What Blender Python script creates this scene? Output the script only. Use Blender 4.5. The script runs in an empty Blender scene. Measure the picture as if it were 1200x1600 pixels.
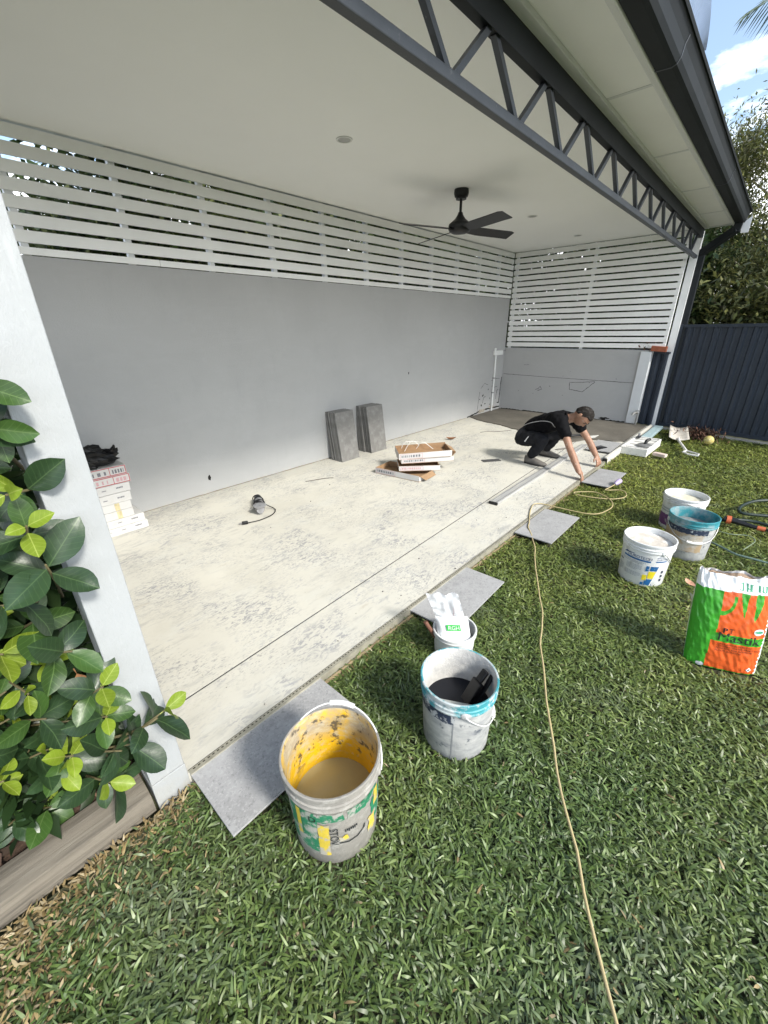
import bpy, bmesh, math, random
import numpy as np
from mathutils import Vector, Matrix, noise
from mathutils.geometry import tessellate_polygon

random.seed(7)
RNG = np.random.default_rng(7)
S = bpy.context.scene
COL = S.collection

# ------------------------------------------------------------------ camera, sky, sun, exposure
cam_d = bpy.data.cameras.new('camera')
cam = bpy.data.objects.new('camera', cam_d)
COL.objects.link(cam)
right, down, fwd = [Vector(r) for r in [[0.66755, -0.744443, -0.0135], [-0.31127, -0.262556, -0.913332], [0.676379, 0.613897, -0.406991]]]
cam.matrix_world = Matrix(((right.x, -down.x, -fwd.x, 0), (right.y, -down.y, -fwd.y, 0), (right.z, -down.z, -fwd.z, 1.5), (0, 0, 0, 1)))
cam_d.sensor_fit = 'VERTICAL'
cam_d.sensor_height = 24
cam_d.sensor_width = 18
cam_d.lens = 9.5889
cam_d.clip_start = 0.02
cam_d.clip_end = 2000
S.camera = cam

SUN_EL = math.radians(39.5)
world = bpy.data.worlds.new('World')
S.world = world
world.use_nodes = True
wn, wl = world.node_tree.nodes, world.node_tree.links
bg = wn['Background']
sky = wn.new('ShaderNodeTexSky')
sky.sky_type = 'NISHITA'
sky.sun_disc = False
sky.sun_elevation = SUN_EL
sky.sun_rotation = math.pi
sky.air_density = 1.0
sky.dust_density = 2.0
sky.ozone_density = 1.5
tc = wn.new('ShaderNodeTexCoord')
mp = wn.new('ShaderNodeMapping')
mp.inputs['Scale'].default_value = (1, 1, 2.6)
mp.inputs['Location'].default_value = (0.35, 0.2, 0.42)
cl = wn.new('ShaderNodeTexNoise')
cl.inputs['Scale'].default_value = 2.3
cl.inputs['Detail'].default_value = 9
cl.inputs['Roughness'].default_value = 0.58
cr = wn.new('ShaderNodeValToRGB')
cr.color_ramp.elements[0].position = 0.50
cr.color_ramp.elements[1].position = 0.63
cr.color_ramp.elements[0].color = (.05, .05, .05, 1)      # a thin veil over the blue
mxw = wn.new('ShaderNodeMixRGB')
mxw.inputs['Color2'].default_value = (13, 13.2, 13.6, 1)
wl.new(tc.outputs['Generated'], mp.inputs['Vector'])
wl.new(mp.outputs['Vector'], cl.inputs['Vector'])
spw = wn.new('ShaderNodeSeparateXYZ')      # more cloud towards the horizon, clear blue overhead
wl.new(tc.outputs['Generated'], spw.inputs[0])
ma = wn.new('ShaderNodeMath')
ma.operation = 'MULTIPLY_ADD'
wl.new(spw.outputs['Z'], ma.inputs[0])
ma.inputs[1].default_value = -1.2
ma.inputs[2].default_value = 0.335
mb_ = wn.new('ShaderNodeMath')
wl.new(cl.outputs['Fac'], mb_.inputs[0])
wl.new(ma.outputs[0], mb_.inputs[1])
wl.new(mb_.outputs[0], cr.inputs['Fac'])
wl.new(cr.outputs['Color'], mxw.inputs['Fac'])
tint = wn.new('ShaderNodeMixRGB')
tint.blend_type = 'MULTIPLY'
tint.inputs['Fac'].default_value = 1
tint.inputs['Color2'].default_value = (0.95, 1.03, 1.02, 1)
wl.new(sky.outputs['Color'], tint.inputs['Color1'])
wl.new(tint.outputs['Color'], mxw.inputs['Color1'])
wl.new(mxw.outputs['Color'], bg.inputs['Color'])
bg.inputs['Strength'].default_value = 0.15

sun_d = bpy.data.lights.new('sun', 'SUN')
sun_d.energy = 2.75
sun_d.angle = math.radians(9)          # thin cloud in front of the sun
sun_d.color = (1.0, 0.955, 0.87)
sun = bpy.data.objects.new('sun', sun_d)
COL.objects.link(sun)
sv = Vector((0.03, math.cos(SUN_EL), -math.sin(SUN_EL)))
sun.rotation_euler = sv.to_track_quat('-Z', 'Y').to_euler()
sun.location = (2, -20, 20)

S.view_settings.view_transform = 'Standard'
S.view_settings.look = 'None'
S.view_settings.exposure = 0.86
S.view_settings.gamma = 1
S.view_settings.use_curve_mapping = False
S.render.engine = 'CYCLES'
S.cycles.use_denoising = True
S.cycles.max_bounces = 16
S.cycles.diffuse_bounces = 10
S.cycles.transparent_max_bounces = 12

# ------------------------------------------------------------------ materials
MATS = {}
def mat(name, col, rough=0.6, var=0.12, scale=6.0, bump=0.05, bscale=60.0, layers=(), metal=0.0, spec=0.4,
        stretch=(1, 1, 1), trans=0.0, attr=None, alpha=1.0, coat=0.0, randv=0.0):
    if name in MATS:
        return MATS[name]
    m = bpy.data.materials.new(name)
    m.use_nodes = True
    n, l = m.node_tree.nodes, m.node_tree.links
    b = n['Principled BSDF']
    out = n['Material Output']
    b.inputs['Roughness'].default_value = rough
    b.inputs['Metallic'].default_value = metal
    b.inputs['Specular IOR Level'].default_value = spec
    if coat:
        b.inputs['Coat Weight'].default_value = coat
        b.inputs['Coat Roughness'].default_value = 0.15
    t = n.new('ShaderNodeTexCoord')
    def noise_tex(sc, st=(1, 1, 1), detail=6, rg=0.6, dist=0.0, loc=0.0):
        mpn = n.new('ShaderNodeMapping')
        mpn.inputs['Scale'].default_value = st
        mpn.inputs['Location'].default_value = (loc, loc * 1.7, loc * .6)
        l.new(t.outputs['Object'], mpn.inputs['Vector'])
        q = n.new('ShaderNodeTexNoise')
        q.inputs['Scale'].default_value = sc
        q.inputs['Detail'].default_value = detail
        q.inputs['Roughness'].default_value = rg
        q.inputs['Distortion'].default_value = dist
        l.new(mpn.outputs['Vector'], q.inputs['Vector'])
        return q.outputs['Fac']
    def mix(fac, c1, c2, mode='MIX'):
        x = n.new('ShaderNodeMixRGB')
        x.blend_type = mode
        for key, val in (('Fac', fac), ('Color1', c1), ('Color2', c2)):
            if hasattr(val, 'default_value'):
                l.new(val, x.inputs[key])
            elif isinstance(val, (int, float)):
                x.inputs[key].default_value = val
            else:
                x.inputs[key].default_value = (*val[:3], 1)
        return x.outputs['Color']
    if attr:
        a = n.new('ShaderNodeAttribute')
        a.attribute_name = attr
        cur = a.outputs['Color']
    else:
        rm = n.new('ShaderNodeMapRange')
        rm.inputs['From Min'].default_value = 0.3
        rm.inputs['From Max'].default_value = 0.7
        l.new(noise_tex(scale, stretch), rm.inputs['Value'])
        cur = mix(rm.outputs['Result'], [c * (1 - var) for c in col], [min(1, c * (1 + var)) for c in col])
    if randv:
        oi = n.new('ShaderNodeObjectInfo')
        rr = n.new('ShaderNodeMapRange')
        rr.inputs['To Min'].default_value = 1 - randv
        rr.inputs['To Max'].default_value = 1 + randv
        l.new(oi.outputs['Random'], rr.inputs['Value'])
        cur = mix(1.0, cur, rr.outputs['Result'], 'MULTIPLY')
    for k, L in enumerate(layers):
        f = noise_tex(L.get('scale', 5), L.get('stretch', (1, 1, 1)), L.get('detail', 8), L.get('rg', 0.65), L.get('dist', 0), 3.1 * (k + 1) + L.get('loc', 0))
        rm = n.new('ShaderNodeMapRange')
        rm.inputs['From Min'].default_value = L['lo']
        rm.inputs['From Max'].default_value = L['hi']
        rm.inputs['To Max'].default_value = L.get('amt', 1)
        l.new(f, rm.inputs['Value'])
        fac = rm.outputs['Result']
        if 'mask' in L:
            f2 = noise_tex(L['mask'][0], L.get('mstretch', (1, 1, 1)), 4, 0.5, 0, 7.7 * (k + 1))
            r2 = n.new('ShaderNodeMapRange')
            r2.inputs['From Min'].default_value = L['mask'][1]
            r2.inputs['From Max'].default_value = L['mask'][2]
            l.new(f2, r2.inputs['Value'])
            mm = n.new('ShaderNodeMath')
            mm.operation = 'MULTIPLY'
            l.new(fac, mm.inputs[0])
            l.new(r2.outputs['Result'], mm.inputs[1])
            fac = mm.outputs[0]
        if 'axis' in L:    # dirt confined to a height band of the thing itself: (axis, lo, hi)
            sp = n.new('ShaderNodeSeparateXYZ')
            l.new(t.outputs['Object'], sp.inputs[0])
            r3 = n.new('ShaderNodeMapRange')
            r3.inputs['From Min'].default_value = L['axis'][1]
            r3.inputs['From Max'].default_value = L['axis'][2]
            l.new(sp.outputs[L['axis'][0]], r3.inputs['Value'])
            mm = n.new('ShaderNodeMath')
            mm.operation = 'MULTIPLY'
            l.new(fac, mm.inputs[0])
            l.new(r3.outputs['Result'], mm.inputs[1])
            fac = mm.outputs[0]
        cur = mix(fac, cur, L['col'])
    l.new(cur, b.inputs['Base Color'])
    if bump:
        bp = n.new('ShaderNodeBump')
        bp.inputs['Strength'].default_value = bump
        bp.inputs['Distance'].default_value = 0.01
        l.new(noise_tex(bscale, stretch, 8, 0.7), bp.inputs['Height'])
        l.new(bp.outputs['Normal'], b.inputs['Normal'])
    if alpha < 1:
        b.inputs['Alpha'].default_value = alpha
    if trans:
        tr = n.new('ShaderNodeBsdfTranslucent')
        l.new(cur, tr.inputs['Color'])
        ms = n.new('ShaderNodeMixShader')
        ms.inputs['Fac'].default_value = trans
        l.new(b.outputs[0], ms.inputs[1])
        l.new(tr.outputs[0], ms.inputs[2])
        l.new(ms.outputs[0], out.inputs['Surface'])
    MATS[name] = m
    return m

SCUFF = (0.27, 0.27, 0.28)
M_slab = mat('cream_screed', (0.54, 0.522, 0.462), 0.8, 0.07, 1.3, 0.25, 26, layers=[
    dict(col=(0.40, 0.385, 0.33), scale=2.2, lo=.52, hi=.72, amt=.4),
    dict(col=(0.54, 0.535, 0.49), scale=3.0, lo=.52, hi=.62, amt=.5, stretch=(1, 2.2, 1)),
    dict(col=SCUFF, scale=30, lo=.50, hi=.58, amt=.85, stretch=(.75, 1.6, 1), mask=(2.4, .47, .60), dist=1.2),
    dict(col=(0.34, 0.34, 0.35), scale=60, lo=.53, hi=.61, amt=.8, stretch=(.6, 1.5, 1), mask=(5.0, .46, .62), dist=.8),
    dict(col=(0.20, 0.20, 0.21), scale=85, lo=.575, hi=.60, amt=.6, stretch=(.6, 1.5, 1), mask=(1.9, .48, .62), detail=3),
    dict(col=(0.27, 0.275, 0.30), scale=6.5, lo=.62, hi=.70, amt=.65, stretch=(.8, 1.4, 1), dist=1.0),
    dict(col=(0.32, 0.318, 0.305), scale=11, lo=.54, hi=.64, amt=.5, stretch=(.45, 1.8, 1), mask=(1.6, .46, .6), dist=.6),
    dict(col=(0.36, 0.30, 0.22), scale=7, lo=.66, hi=.74, amt=.5, stretch=(.6, 2, 1)),
    dict(col=(0.22, 0.20, 0.18), scale=90, lo=.70, hi=.76, amt=.6),
])
M_mortar = mat('damp_mortar', (0.115, 0.105, 0.088), 0.75, .18, 2.5, .4, 40, layers=[dict(col=(.17, .155, .13), scale=4, lo=.5, hi=.7, amt=.7)])
M_wall = mat('grey_render', (0.385, 0.388, 0.388), 0.85, 0.04, 1.2, 0.3, 90, layers=[dict(col=(.46, .465, .47), scale=2.4, lo=.50, hi=.66, amt=.13, stretch=(.5, 1, 2.2), dist=1.5), dict(col=(.31, .315, .32), scale=5, lo=.56, hi=.7, amt=.15, stretch=(1.8, 1, .6)),
    dict(col=(0.44, 0.45, 0.455), scale=3.2, lo=.58, hi=.75, amt=.35),
    dict(col=(0.30, 0.305, 0.31), scale=1.7, lo=.55, hi=.75, amt=.3),
    dict(col=(.47, .45, .40), scale=14, lo=.5, hi=.6, amt=.6, axis=('Z', .05, 0.0)),
    dict(col=(0.25, 0.25, 0.25), scale=45, lo=.72, hi=.76, amt=.5)])
M_slat = mat('white_slat_paint', (0.80, 0.81, 0.80), 0.45, .03, 3, .03, 60, randv=.03)
M_batten = mat('white_batten_paint', (0.70, 0.71, 0.71), 0.5, .04, 3, .03, 60)
M_ceil = mat('ceiling_paint', (0.90, 0.90, 0.88), 0.85, .02, 1, .05, 120)
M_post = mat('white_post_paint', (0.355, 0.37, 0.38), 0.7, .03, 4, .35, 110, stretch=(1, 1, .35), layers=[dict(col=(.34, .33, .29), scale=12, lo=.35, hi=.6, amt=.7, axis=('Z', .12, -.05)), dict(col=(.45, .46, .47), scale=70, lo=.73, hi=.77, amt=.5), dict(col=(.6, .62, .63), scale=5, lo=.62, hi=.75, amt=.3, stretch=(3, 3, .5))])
M_steel = mat('charcoal_steel', (0.050, 0.056, 0.066), 0.45, .15, 9, .08, 90, layers=[dict(col=(.16, .165, .17), scale=40, lo=.62, hi=.72, amt=.5), dict(col=(.03, .03, .032), scale=14, lo=.6, hi=.7, amt=.5)])
M_gutter = mat('charcoal_gutter', (0.020, 0.023, 0.026), 0.6, .15, 4, .03, 50, spec=.15, layers=[dict(col=(.045, .045, .045), scale=10, lo=.55, hi=.75, amt=.5, stretch=(.3, 1, 1))])
M_fence = mat('navy_fence_steel', (0.021, 0.030, 0.045), 0.5, .10, 3, .03, 40, layers=[dict(col=(.05, .06, .075), scale=6, lo=.55, hi=.8, amt=.35, stretch=(1, 1, .25))])
M_roof = mat('roof_steel', (0.12, 0.125, 0.13), 0.5)
M_black = mat('matt_black', (0.008, 0.008, 0.009), 0.4, .2, 20, .02)
M_dark = mat('dark_gap', (0.012, 0.011, 0.010), 0.9, .3, 40, .3, 80)
M_tile = mat('grey_stone_tile', (0.315, 0.314, 0.317), 0.55, .10, 5, .06, 160, layers=[
    dict(col=(.44, .44, .445), scale=110, lo=.52, hi=.66, amt=.75),
    dict(col=(.17, .17, .175), scale=90, lo=.54, hi=.66, amt=.7, loc=4),
    dict(col=(.40, .40, .405), scale=9, lo=.5, hi=.62, amt=.5), dict(col=(.22, .22, .225), scale=16, lo=.54, hi=.66, amt=.45)], randv=.04)
M_tile2 = mat('grey_stone_tile_dusty', (0.185, 0.180, 0.172), 0.7, .15, 6, .06, 160, layers=[
    dict(col=(.25, .248, .24), scale=14, lo=.48, hi=.66, amt=.7), dict(col=(.11, .11, .108), scale=24, lo=.55, hi=.7, amt=.5)], randv=.12)
M_sleeper = mat('weathered_sleeper', (0.185, 0.163, 0.130), 0.85, .2, 5, .5, 40, stretch=(.35, 6, 6), layers=[
    dict(col=(.075, .065, .052), scale=9, lo=.48, hi=.66, amt=.8, stretch=(.25, 7, 7)),
    dict(col=(.27, .245, .20), scale=6, lo=.55, hi=.7, amt=.6, stretch=(.3, 8, 8))])
M_mulch = mat('bark_mulch', (0.06, 0.038, 0.026), 0.9, .4, 25, .8, 30, layers=[dict(col=(.14, .085, .06), scale=40, lo=.5, hi=.65, amt=.8)])
M_soil = mat('lawn_soil', (0.055, 0.055, 0.028), 0.95, .35, 14, .8, 50, layers=[dict(col=(.14, .105, .05), scale=18, lo=.52, hi=.7, amt=.6)])
M_ground = mat('outer_ground', (0.07, 0.075, 0.035), 0.95, .35, 2, .5, 20)
M_grass = mat('grass_blade', (.06, .11, .03), 0.42, attr='Col', bump=0, trans=.22, spec=.5)

# ------------------------------------------------------------------ mesh helpers
class MB:
    def __init__(s):
        s.v, s.f, s.m = [], [], []
    def add(s, verts, faces, m=0, X=None):
        o = len(s.v)
        if X is not None:
            verts = [X @ Vector(p) for p in verts]
        s.v += [tuple(p) for p in verts]
        s.f += [tuple(i + o for i in q) for q in faces]
        s.m += [m] * len(faces) if isinstance(m, int) else list(m)
        return s
    def box(s, x0, x1, y0, y1, z0, z1, m=0, X=None):
        p = [(x, y, z) for z in (z0, z1) for y in (y0, y1) for x in (x0, x1)]
        return s.add(p, [(0, 2, 3, 1), (4, 5, 7, 6), (0, 1, 5, 4), (2, 6, 7, 3), (0, 4, 6, 2), (1, 3, 7, 5)], m, X)
    def bar(s, a, b, w, h, m=0, up=(0, 0, 1)):
        a, b = Vector(a), Vector(b)
        d = (b - a)
        L = d.length
        d.normalize()
        u = Vector(up)
        u = (u - d * u.dot(d)).normalized()
        r = d.cross(u)
        X = Matrix(((d.x, r.x, u.x, a.x), (d.y, r.y, u.y, a.y), (d.z, r.z, u.z, a.z), (0, 0, 0, 1)))
        return s.box(0, L, -w / 2, w / 2, -h / 2, h / 2, m, X)
    def lathe(s, prof, n=32, m=0, X=None, cap0=True, cap1=True, a0=0, a1=2 * math.pi):
        vs, fs, ms = [], [], []
        full = abs(a1 - a0 - 2 * math.pi) < 1e-6
        k = n if full else n + 1
        for r, z in prof:
            for i in range(k):
                t = a0 + (a1 - a0) * i / n
                vs.append((r * math.cos(t), r * math.sin(t), z))
        for j in range(len(prof) - 1):
            for i in range(n):
                i2 = (i + 1) % k
                fs.append((j * k + i, j * k + i2, (j + 1) * k + i2, (j + 1) * k + i))
                ms.append(m if isinstance(m, int) else m[j])
        if cap0:
            fs.append(tuple(reversed(range(k))))
            ms.append(ms[0])
        if cap1:
            fs.append(tuple((len(prof) - 1) * k + i for i in range(k)))
            ms.append(ms[-1] if cap1 is True else cap1)
        return s.add(vs, fs, ms, X)
    def tube(s, path, r, n=8, m=0, caps=True, X=None):
        P = [Vector(p) for p in path]
        R = r if isinstance(r, (list, tuple)) else [r] * len(P)
        vs, fs = [], []
        up = Vector((0, 0, 1))
        ref = None
        for i, p in enumerate(P):
            d = (P[min(i + 1, len(P) - 1)] - P[max(i - 1, 0)])
            if d.length < 1e-9:
                d = Vector((0, 0, 1))
            d.normalize()
            if ref is None:
                ref = up if abs(d.z) < .9 else Vector((1, 0, 0))
            u = (ref - d * ref.dot(d))
            u = u.normalized() if u.length > 1e-6 else d.orthogonal().normalized()
            ref = u
            w = d.cross(u)
            for k in range(n):
                t = 2 * math.pi * k / n
                vs.append(p + (u * math.cos(t) + w * math.sin(t)) * R[i])
        for i in range(len(P) - 1):
            for k in range(n):
                k2 = (k + 1) % n
                fs.append((i * n + k, i * n + k2, (i + 1) * n + k2, (i + 1) * n + k))
        if caps:
            fs.append(tuple(reversed(range(n))))
            fs.append(tuple((len(P) - 1) * n + k for k in range(n)))
        return s.add(vs, fs, m, X)
    def prism(s, poly, z0, z1, m=0, X=None):
        n = len(poly)
        vs = [(x, y, z0) for x, y in poly] + [(x, y, z1) for x, y in poly]
        fs = [(i, (i + 1) % n, n + (i + 1) % n, n + i) for i in range(n)]
        for t in tessellate_polygon([[Vector((x, y, 0)) for x, y in poly]]):
            fs.append(tuple(t))
            fs.append(tuple(n + i for i in t))
        return s.add(vs, fs, m, X)
    def build(s, name, mats, parent=None, bevel=0.0, smooth=False, world=False, segs=2, fixn=True):
        me = bpy.data.meshes.new(name)
        me.from_pydata(s.v, [], s.f)
        for q in (mats if isinstance(mats, (list, tuple)) else [mats]):
            me.materials.append(q)
        me.polygons.foreach_set('material_index', s.m)
        if fixn:
            bm = bmesh.new()
            bm.from_mesh(me)
            bmesh.ops.recalc_face_normals(bm, faces=bm.faces)
            bm.to_mesh(me)
            bm.free()
        if smooth:
            me.polygons.foreach_set('use_smooth', [True] * len(me.polygons))
            if smooth != 'all':
                me.set_sharp_from_angle(angle=math.radians(38))
        return link(name, me, parent, bevel, world, segs)

WORLDM = {}
def link(name, me, parent=None, bevel=0.0, world=False, segs=2):
    o = bpy.data.objects.new(name, me)
    COL.objects.link(o)
    if parent is not None:
        o.parent = parent
        if world and parent.name in WORLDM:
            o.matrix_parent_inverse = WORLDM[parent.name].inverted()
    if bevel:
        b = o.modifiers.new('bevel', 'BEVEL')
        b.width = bevel
        b.segments = segs
        b.limit_method = 'ANGLE'
        b.angle_limit = math.radians(40)
    return o

def thing(name, label, cat, loc=(0, 0, 0), rot=(0, 0, 0), group=None):
    o = bpy.data.objects.new(name, None)
    o.empty_display_size = 0.1
    COL.objects.link(o)
    o.location = loc
    o.rotation_euler = rot
    from mathutils import Euler
    WORLDM[o.name] = Matrix.Translation(loc) @ Euler(rot).to_matrix().to_4x4()
    return tag(o, label, cat, group)

def tag(o, label, cat, group=None):
    o['label'] = label
    o['category'] = cat
    o['kind'] = 'thing'
    if group:
        o['group'] = group
    return o

def kind(o, k):
    o['kind'] = k
    return o

def np_mesh(name, V, F, mats, cols=None, smooth=False, mi=None):
    """V (n,3), F (m,k) with k constant"""
    me = bpy.data.meshes.new(name)
    k = F.shape[1]
    me.vertices.add(len(V))
    me.vertices.foreach_set('co', np.ascontiguousarray(V, dtype=np.float32).ravel())
    me.loops.add(F.size)
    me.loops.foreach_set('vertex_index', np.ascontiguousarray(F, dtype=np.int32).ravel())
    me.polygons.add(len(F))
    me.polygons.foreach_set('loop_start', np.arange(0, F.size, k, dtype=np.int32))
    if smooth:
        me.polygons.foreach_set('use_smooth', np.ones(len(F), dtype=bool))
    for q in (mats if isinstance(mats, (list, tuple)) else [mats]):
        me.materials.append(q)
    if mi is not None:
        me.polygons.foreach_set('material_index', np.asarray(mi, dtype=np.int32))
    me.update(calc_edges=True)
    if cols is not None:
        a = me.color_attributes.new('Col', 'FLOAT_COLOR', 'POINT')
        c = np.ones((len(V), 4), dtype=np.float32)
        c[:, :3] = cols
        a.data.foreach_set('color', c.ravel())
    return me

def evaluated(o):
    dg = bpy.context.evaluated_depsgraph_get()
    dg.update()
    me = bpy.data.meshes.new_from_object(o.evaluated_get(dg))
    return me

def drop(o):
    d = o.data
    bpy.data.objects.remove(o)
    return d

TXT = {}
def text2d(s, size=1.0):
    key = s
    if key not in TXT:
        cu = bpy.data.curves.new('txt', 'FONT')
        cu.body = s
        cu.size = 1.0
        cu.resolution_u = 3
        o = bpy.data.objects.new('txt', cu)
        COL.objects.link(o)
        me = evaluated(o)
        v = [(p.co.x, p.co.y) for p in me.vertices]
        f = [tuple(p.vertices) for p in me.polygons]
        bpy.data.objects.remove(o)
        bpy.data.curves.remove(cu)
        bpy.data.meshes.remove(me)
        TXT[key] = (v, f)
    v, f = TXT[key]
    w = max(p[0] for p in v)
    return [(p[0] * size, p[1] * size) for p in v], f, w * size

def jitter_path(pts, step=.05, amp=.01, seed=0, zamp=None):
    """Catmull-Rom through pts with a little wander"""
    P = [Vector(p) for p in pts]
    out = []
    for i in range(len(P) - 1):
        p0, p1, p2, p3 = P[max(i - 1, 0)], P[i], P[i + 1], P[min(i + 2, len(P) - 1)]
        n = max(2, int((p2 - p1).length / step))
        for k in range(n):
            t = k / n
            q = .5 * ((2 * p1) + (p2 - p0) * t + (2 * p0 - 5 * p1 + 4 * p2 - p3) * t * t + (3 * p1 - p0 - 3 * p2 + p3) * t ** 3)
            w = noise.noise_vector(q * 6 + Vector((seed, 0, 0))) * amp
            if zamp is not None:
                w.z = abs(w.z) * zamp
            out.append(q + w)
    out.append(P[-1])
    return out

# ------------------------------------------------------------------ ground, lawn, slab
kind(MB().add([(-300, -300, -.09), (300, -300, -.09), (300, 300, -.09), (-300, 300, -.09)], [(0, 1, 2, 3)]).build('ground', M_ground), 'structure')
FU = Vector((-0.182, -0.983, 0))            # direction of the boundary fence, away from the house
F0 = Vector((8.02, 1.17, 0))
lawn_poly = [(-4, -7), (6.5, -7), (8.02, 1.17), (8.02, 1.205), (-.0, 1.205), (-4, 1.205)]
mb = MB()
nx, ny = 90, 60
vs = []
for j in range(ny + 1):
    for i in range(nx + 1):
        y = -7 + 8.2 * j / ny
        x = -4 + (F0.x + (y - 1.17) * .185 + 4) * i / nx
        vs.append((x, y, -.055 + .012 * noise.noise(Vector((x * 1.3, y * 1.3, 0)))))
mb.add(vs, [(j * (nx + 1) + i, j * (nx + 1) + i + 1, (j + 1) * (nx + 1) + i + 1, (j + 1) * (nx + 1) + i) for j in range(ny) for i in range(nx)])
kind(mb.build('lawn', M_soil, smooth='all'), 'structure')

EDGE = 1.222
J = lambda x: 1.549 + .0437 * x             # saw-cut control joint
sl = MB().prism([(.13, EDGE), (7.85, EDGE), (7.85, J(7.85) - .005), (.13, J(.13) - .005)], -.14, 0)
kind(sl.build('concrete_slab', M_slab), 'structure')
sl = MB().prism([(.13, J(.13) + .005), (7.85, J(7.85) + .005), (7.85, 3.925), (.13, 3.925)], -.14, 0)
kind(sl.build('concrete_slab', M_slab), 'structure')
kind(MB().box(.13, 7.85, 1.5, 2.0, -.13, -.0025).build('joint_filler', mat('joint_sealant', (.03, .03, .032), .8)), 'structure')
# damp mortar screed at the far end, irregular front
mp_ = [(7.845, 3.915), (6.72, 3.915)]
ctrl = [(6.60, 3.75), (6.50, 3.5), (6.44, 3.2), (6.33, 2.95), (6.24, 2.75), (6.12, 2.35), (6.02, 2.0), (6.0, 1.85), (6.3, 1.72), (6.38, 1.62), (6.42, 1.40), (6.5, 1.30)]
for a, b in zip(ctrl[:-1], ctrl[1:]):
    for k in range(6):
        t = k / 6
        x, y = a[0] + (b[0] - a[0]) * t, a[1] + (b[1] - a[1]) * t
        mp_.append((x + .05 * noise.noise(Vector((x * 9, y * 9, 3))), y + .03 * noise.noise(Vector((x * 9, y * 9, 8)))))
mp_ += [(6.5, 1.285), (7.845, 1.285)]
kind(MB().prism(mp_, .0005, .014).build('mortar_bed', M_mortar), 'structure')

# perforated metal edge trim along the slab edge
tr = thing('edge_trim', 'long perforated brassy metal trim strip along the slab edge', 'trim', (.25, EDGE - .01, 0))
M_trim = mat('dull_brass_trim', (.40, .38, .31), .5, .2, 20, .1, 60, metal=.4)
MB().box(.245, 5.4, EDGE - .016, EDGE - .011, -.05, .006).box(.245, 5.4, EDGE - .0105, EDGE + .008, .002, .0045).build('trim_profile', M_trim, tr, world=True)
MB().box(.245, 5.4, EDGE + .0085, EDGE + .0125, -.01, .0016).build('shadow_groove', mat('shadowed_slot', (.05, .045, .035), .9), tr, world=True)
mb = MB()
x = .26
while x < 3.6:
    mb.box(x, x + .009, EDGE - .002, EDGE + .003, .004, .0052)
    x += .019
kind(mb.build('perforation', mat('shadowed_slot', (.05, .045, .035), .9), tr, world=True), 'stuff')
MB().box(.245, 4.4, EDGE - .034, EDGE - .024, -.06, -.03).build('timber_strip', mat('thin_pine_strip', (.26, .20, .12), .8, .2, 12, .2, 60, stretch=(.3, 4, 4)), tr, world=True)

# ------------------------------------------------------------------ walls
WY, RX = 3.925, 7.85
def ribbon(mb, pts, w, to3d, seed=0, step=.02, amp=.006):
    """irregular narrow strip along pts on a plane; to3d maps (u,v,h)"""
    P = []
    for a, b in zip(pts[:-1], pts[1:]):
        n = max(2, int(math.dist(a, b) / step))
        for k in range(n):
            t = k / n
            P.append((a[0] + (b[0] - a[0]) * t, a[1] + (b[1] - a[1]) * t))
    P.append(pts[-1])
    vs, fs = [], []
    for i, p in enumerate(P):
        a, b = P[max(0, i - 1)], P[min(len(P) - 1, i + 1)]
        d = Vector((b[0] - a[0], b[1] - a[1])).normalized()
        nn = Vector((-d.y, d.x))
        o = noise.noise(Vector((p[0] * 21, p[1] * 21, seed))) * amp
        ww = w * (.55 + .9 * abs(noise.noise(Vector((p[0] * 33, p[1] * 33, seed + 5)))))
        for q in (-.5, .5):
            vs.append(to3d(p[0] + nn.x * (o + q * ww), p[1] + nn.y * (o + q * ww), .0015))
    for i in range(len(P) - 1):
        fs.append((2 * i, 2 * i + 1, 2 * i + 3, 2 * i + 2))
    mb.add(vs, fs)
def blob(mb, c, rx, ry, to3d, seed=0, n=22, rough=.5):
    poly = []
    for i in range(n):
        t = 2 * math.pi * i / n
        r = 1 + rough * noise.noise(Vector((math.cos(t) * 1.7, math.sin(t) * 1.7, seed * 3.3)))
        poly.append((c[0] + rx * r * math.cos(t), c[1] + ry * r * math.sin(t)))
    vs = [to3d(p[0], p[1], .002) for p in poly]
    mb.add(vs, [tuple(t) for t in tessellate_polygon([[Vector((p[0], p[1], 0)) for p in poly]])])

wl_ = thing('rendered_wall', 'long grey rendered wall under the white slat screen', 'wall', (3.5, WY, 0))
MB().box(-.9, 7.86, WY, WY + .2, -.12, 1.988).build('wall_body', M_wall, wl_, world=True)
LW = lambda u, v, h: (u, WY - h, v)
mb = MB()
ribbon(mb, [(6.62, .012), (6.85, .03), (7.0, .05), (7.3, .07), (7.84, .05)], .035, LW, 1)
ribbon(mb, [(6.98, .04), (6.99, .25), (7.02, .42)], .012, LW, 2)
ribbon(mb, [(7.05, .48), (7.18, .56), (7.3, .52)], .008, LW, 3)
ribbon(mb, [(7.42, .58), (7.6, .61), (7.75, .60)], .008, LW, 4)
ribbon(mb, [(7.52, .44), (7.68, .46)], .008, LW, 5)
ribbon(mb, [(7.66, .22), (7.68, .38), (7.73, .39)], .016, LW, 6)
ribbon(mb, [(7.15, .2), (7.18, .3), (7.25, .31)], .014, LW, 7)
ribbon(mb, [(7.8, .12), (7.82, .5), (7.83, .62)], .035, LW, 8)
for i in range(10):
    blob(mb, (random.uniform(7.0, 7.78), random.uniform(.12, .5)), random.uniform(.012, .04), random.uniform(.008, .025), LW, i, 14, .9)
blob(mb, (1.72, .16), .012, .03, LW, 31, 12, .9)
blob(mb, (4.9, .92), .01, .02, LW, 33, 12, .9)
kind(mb.build('crack', M_dark, wl_, world=True), 'stuff')
mb = MB()
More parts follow.
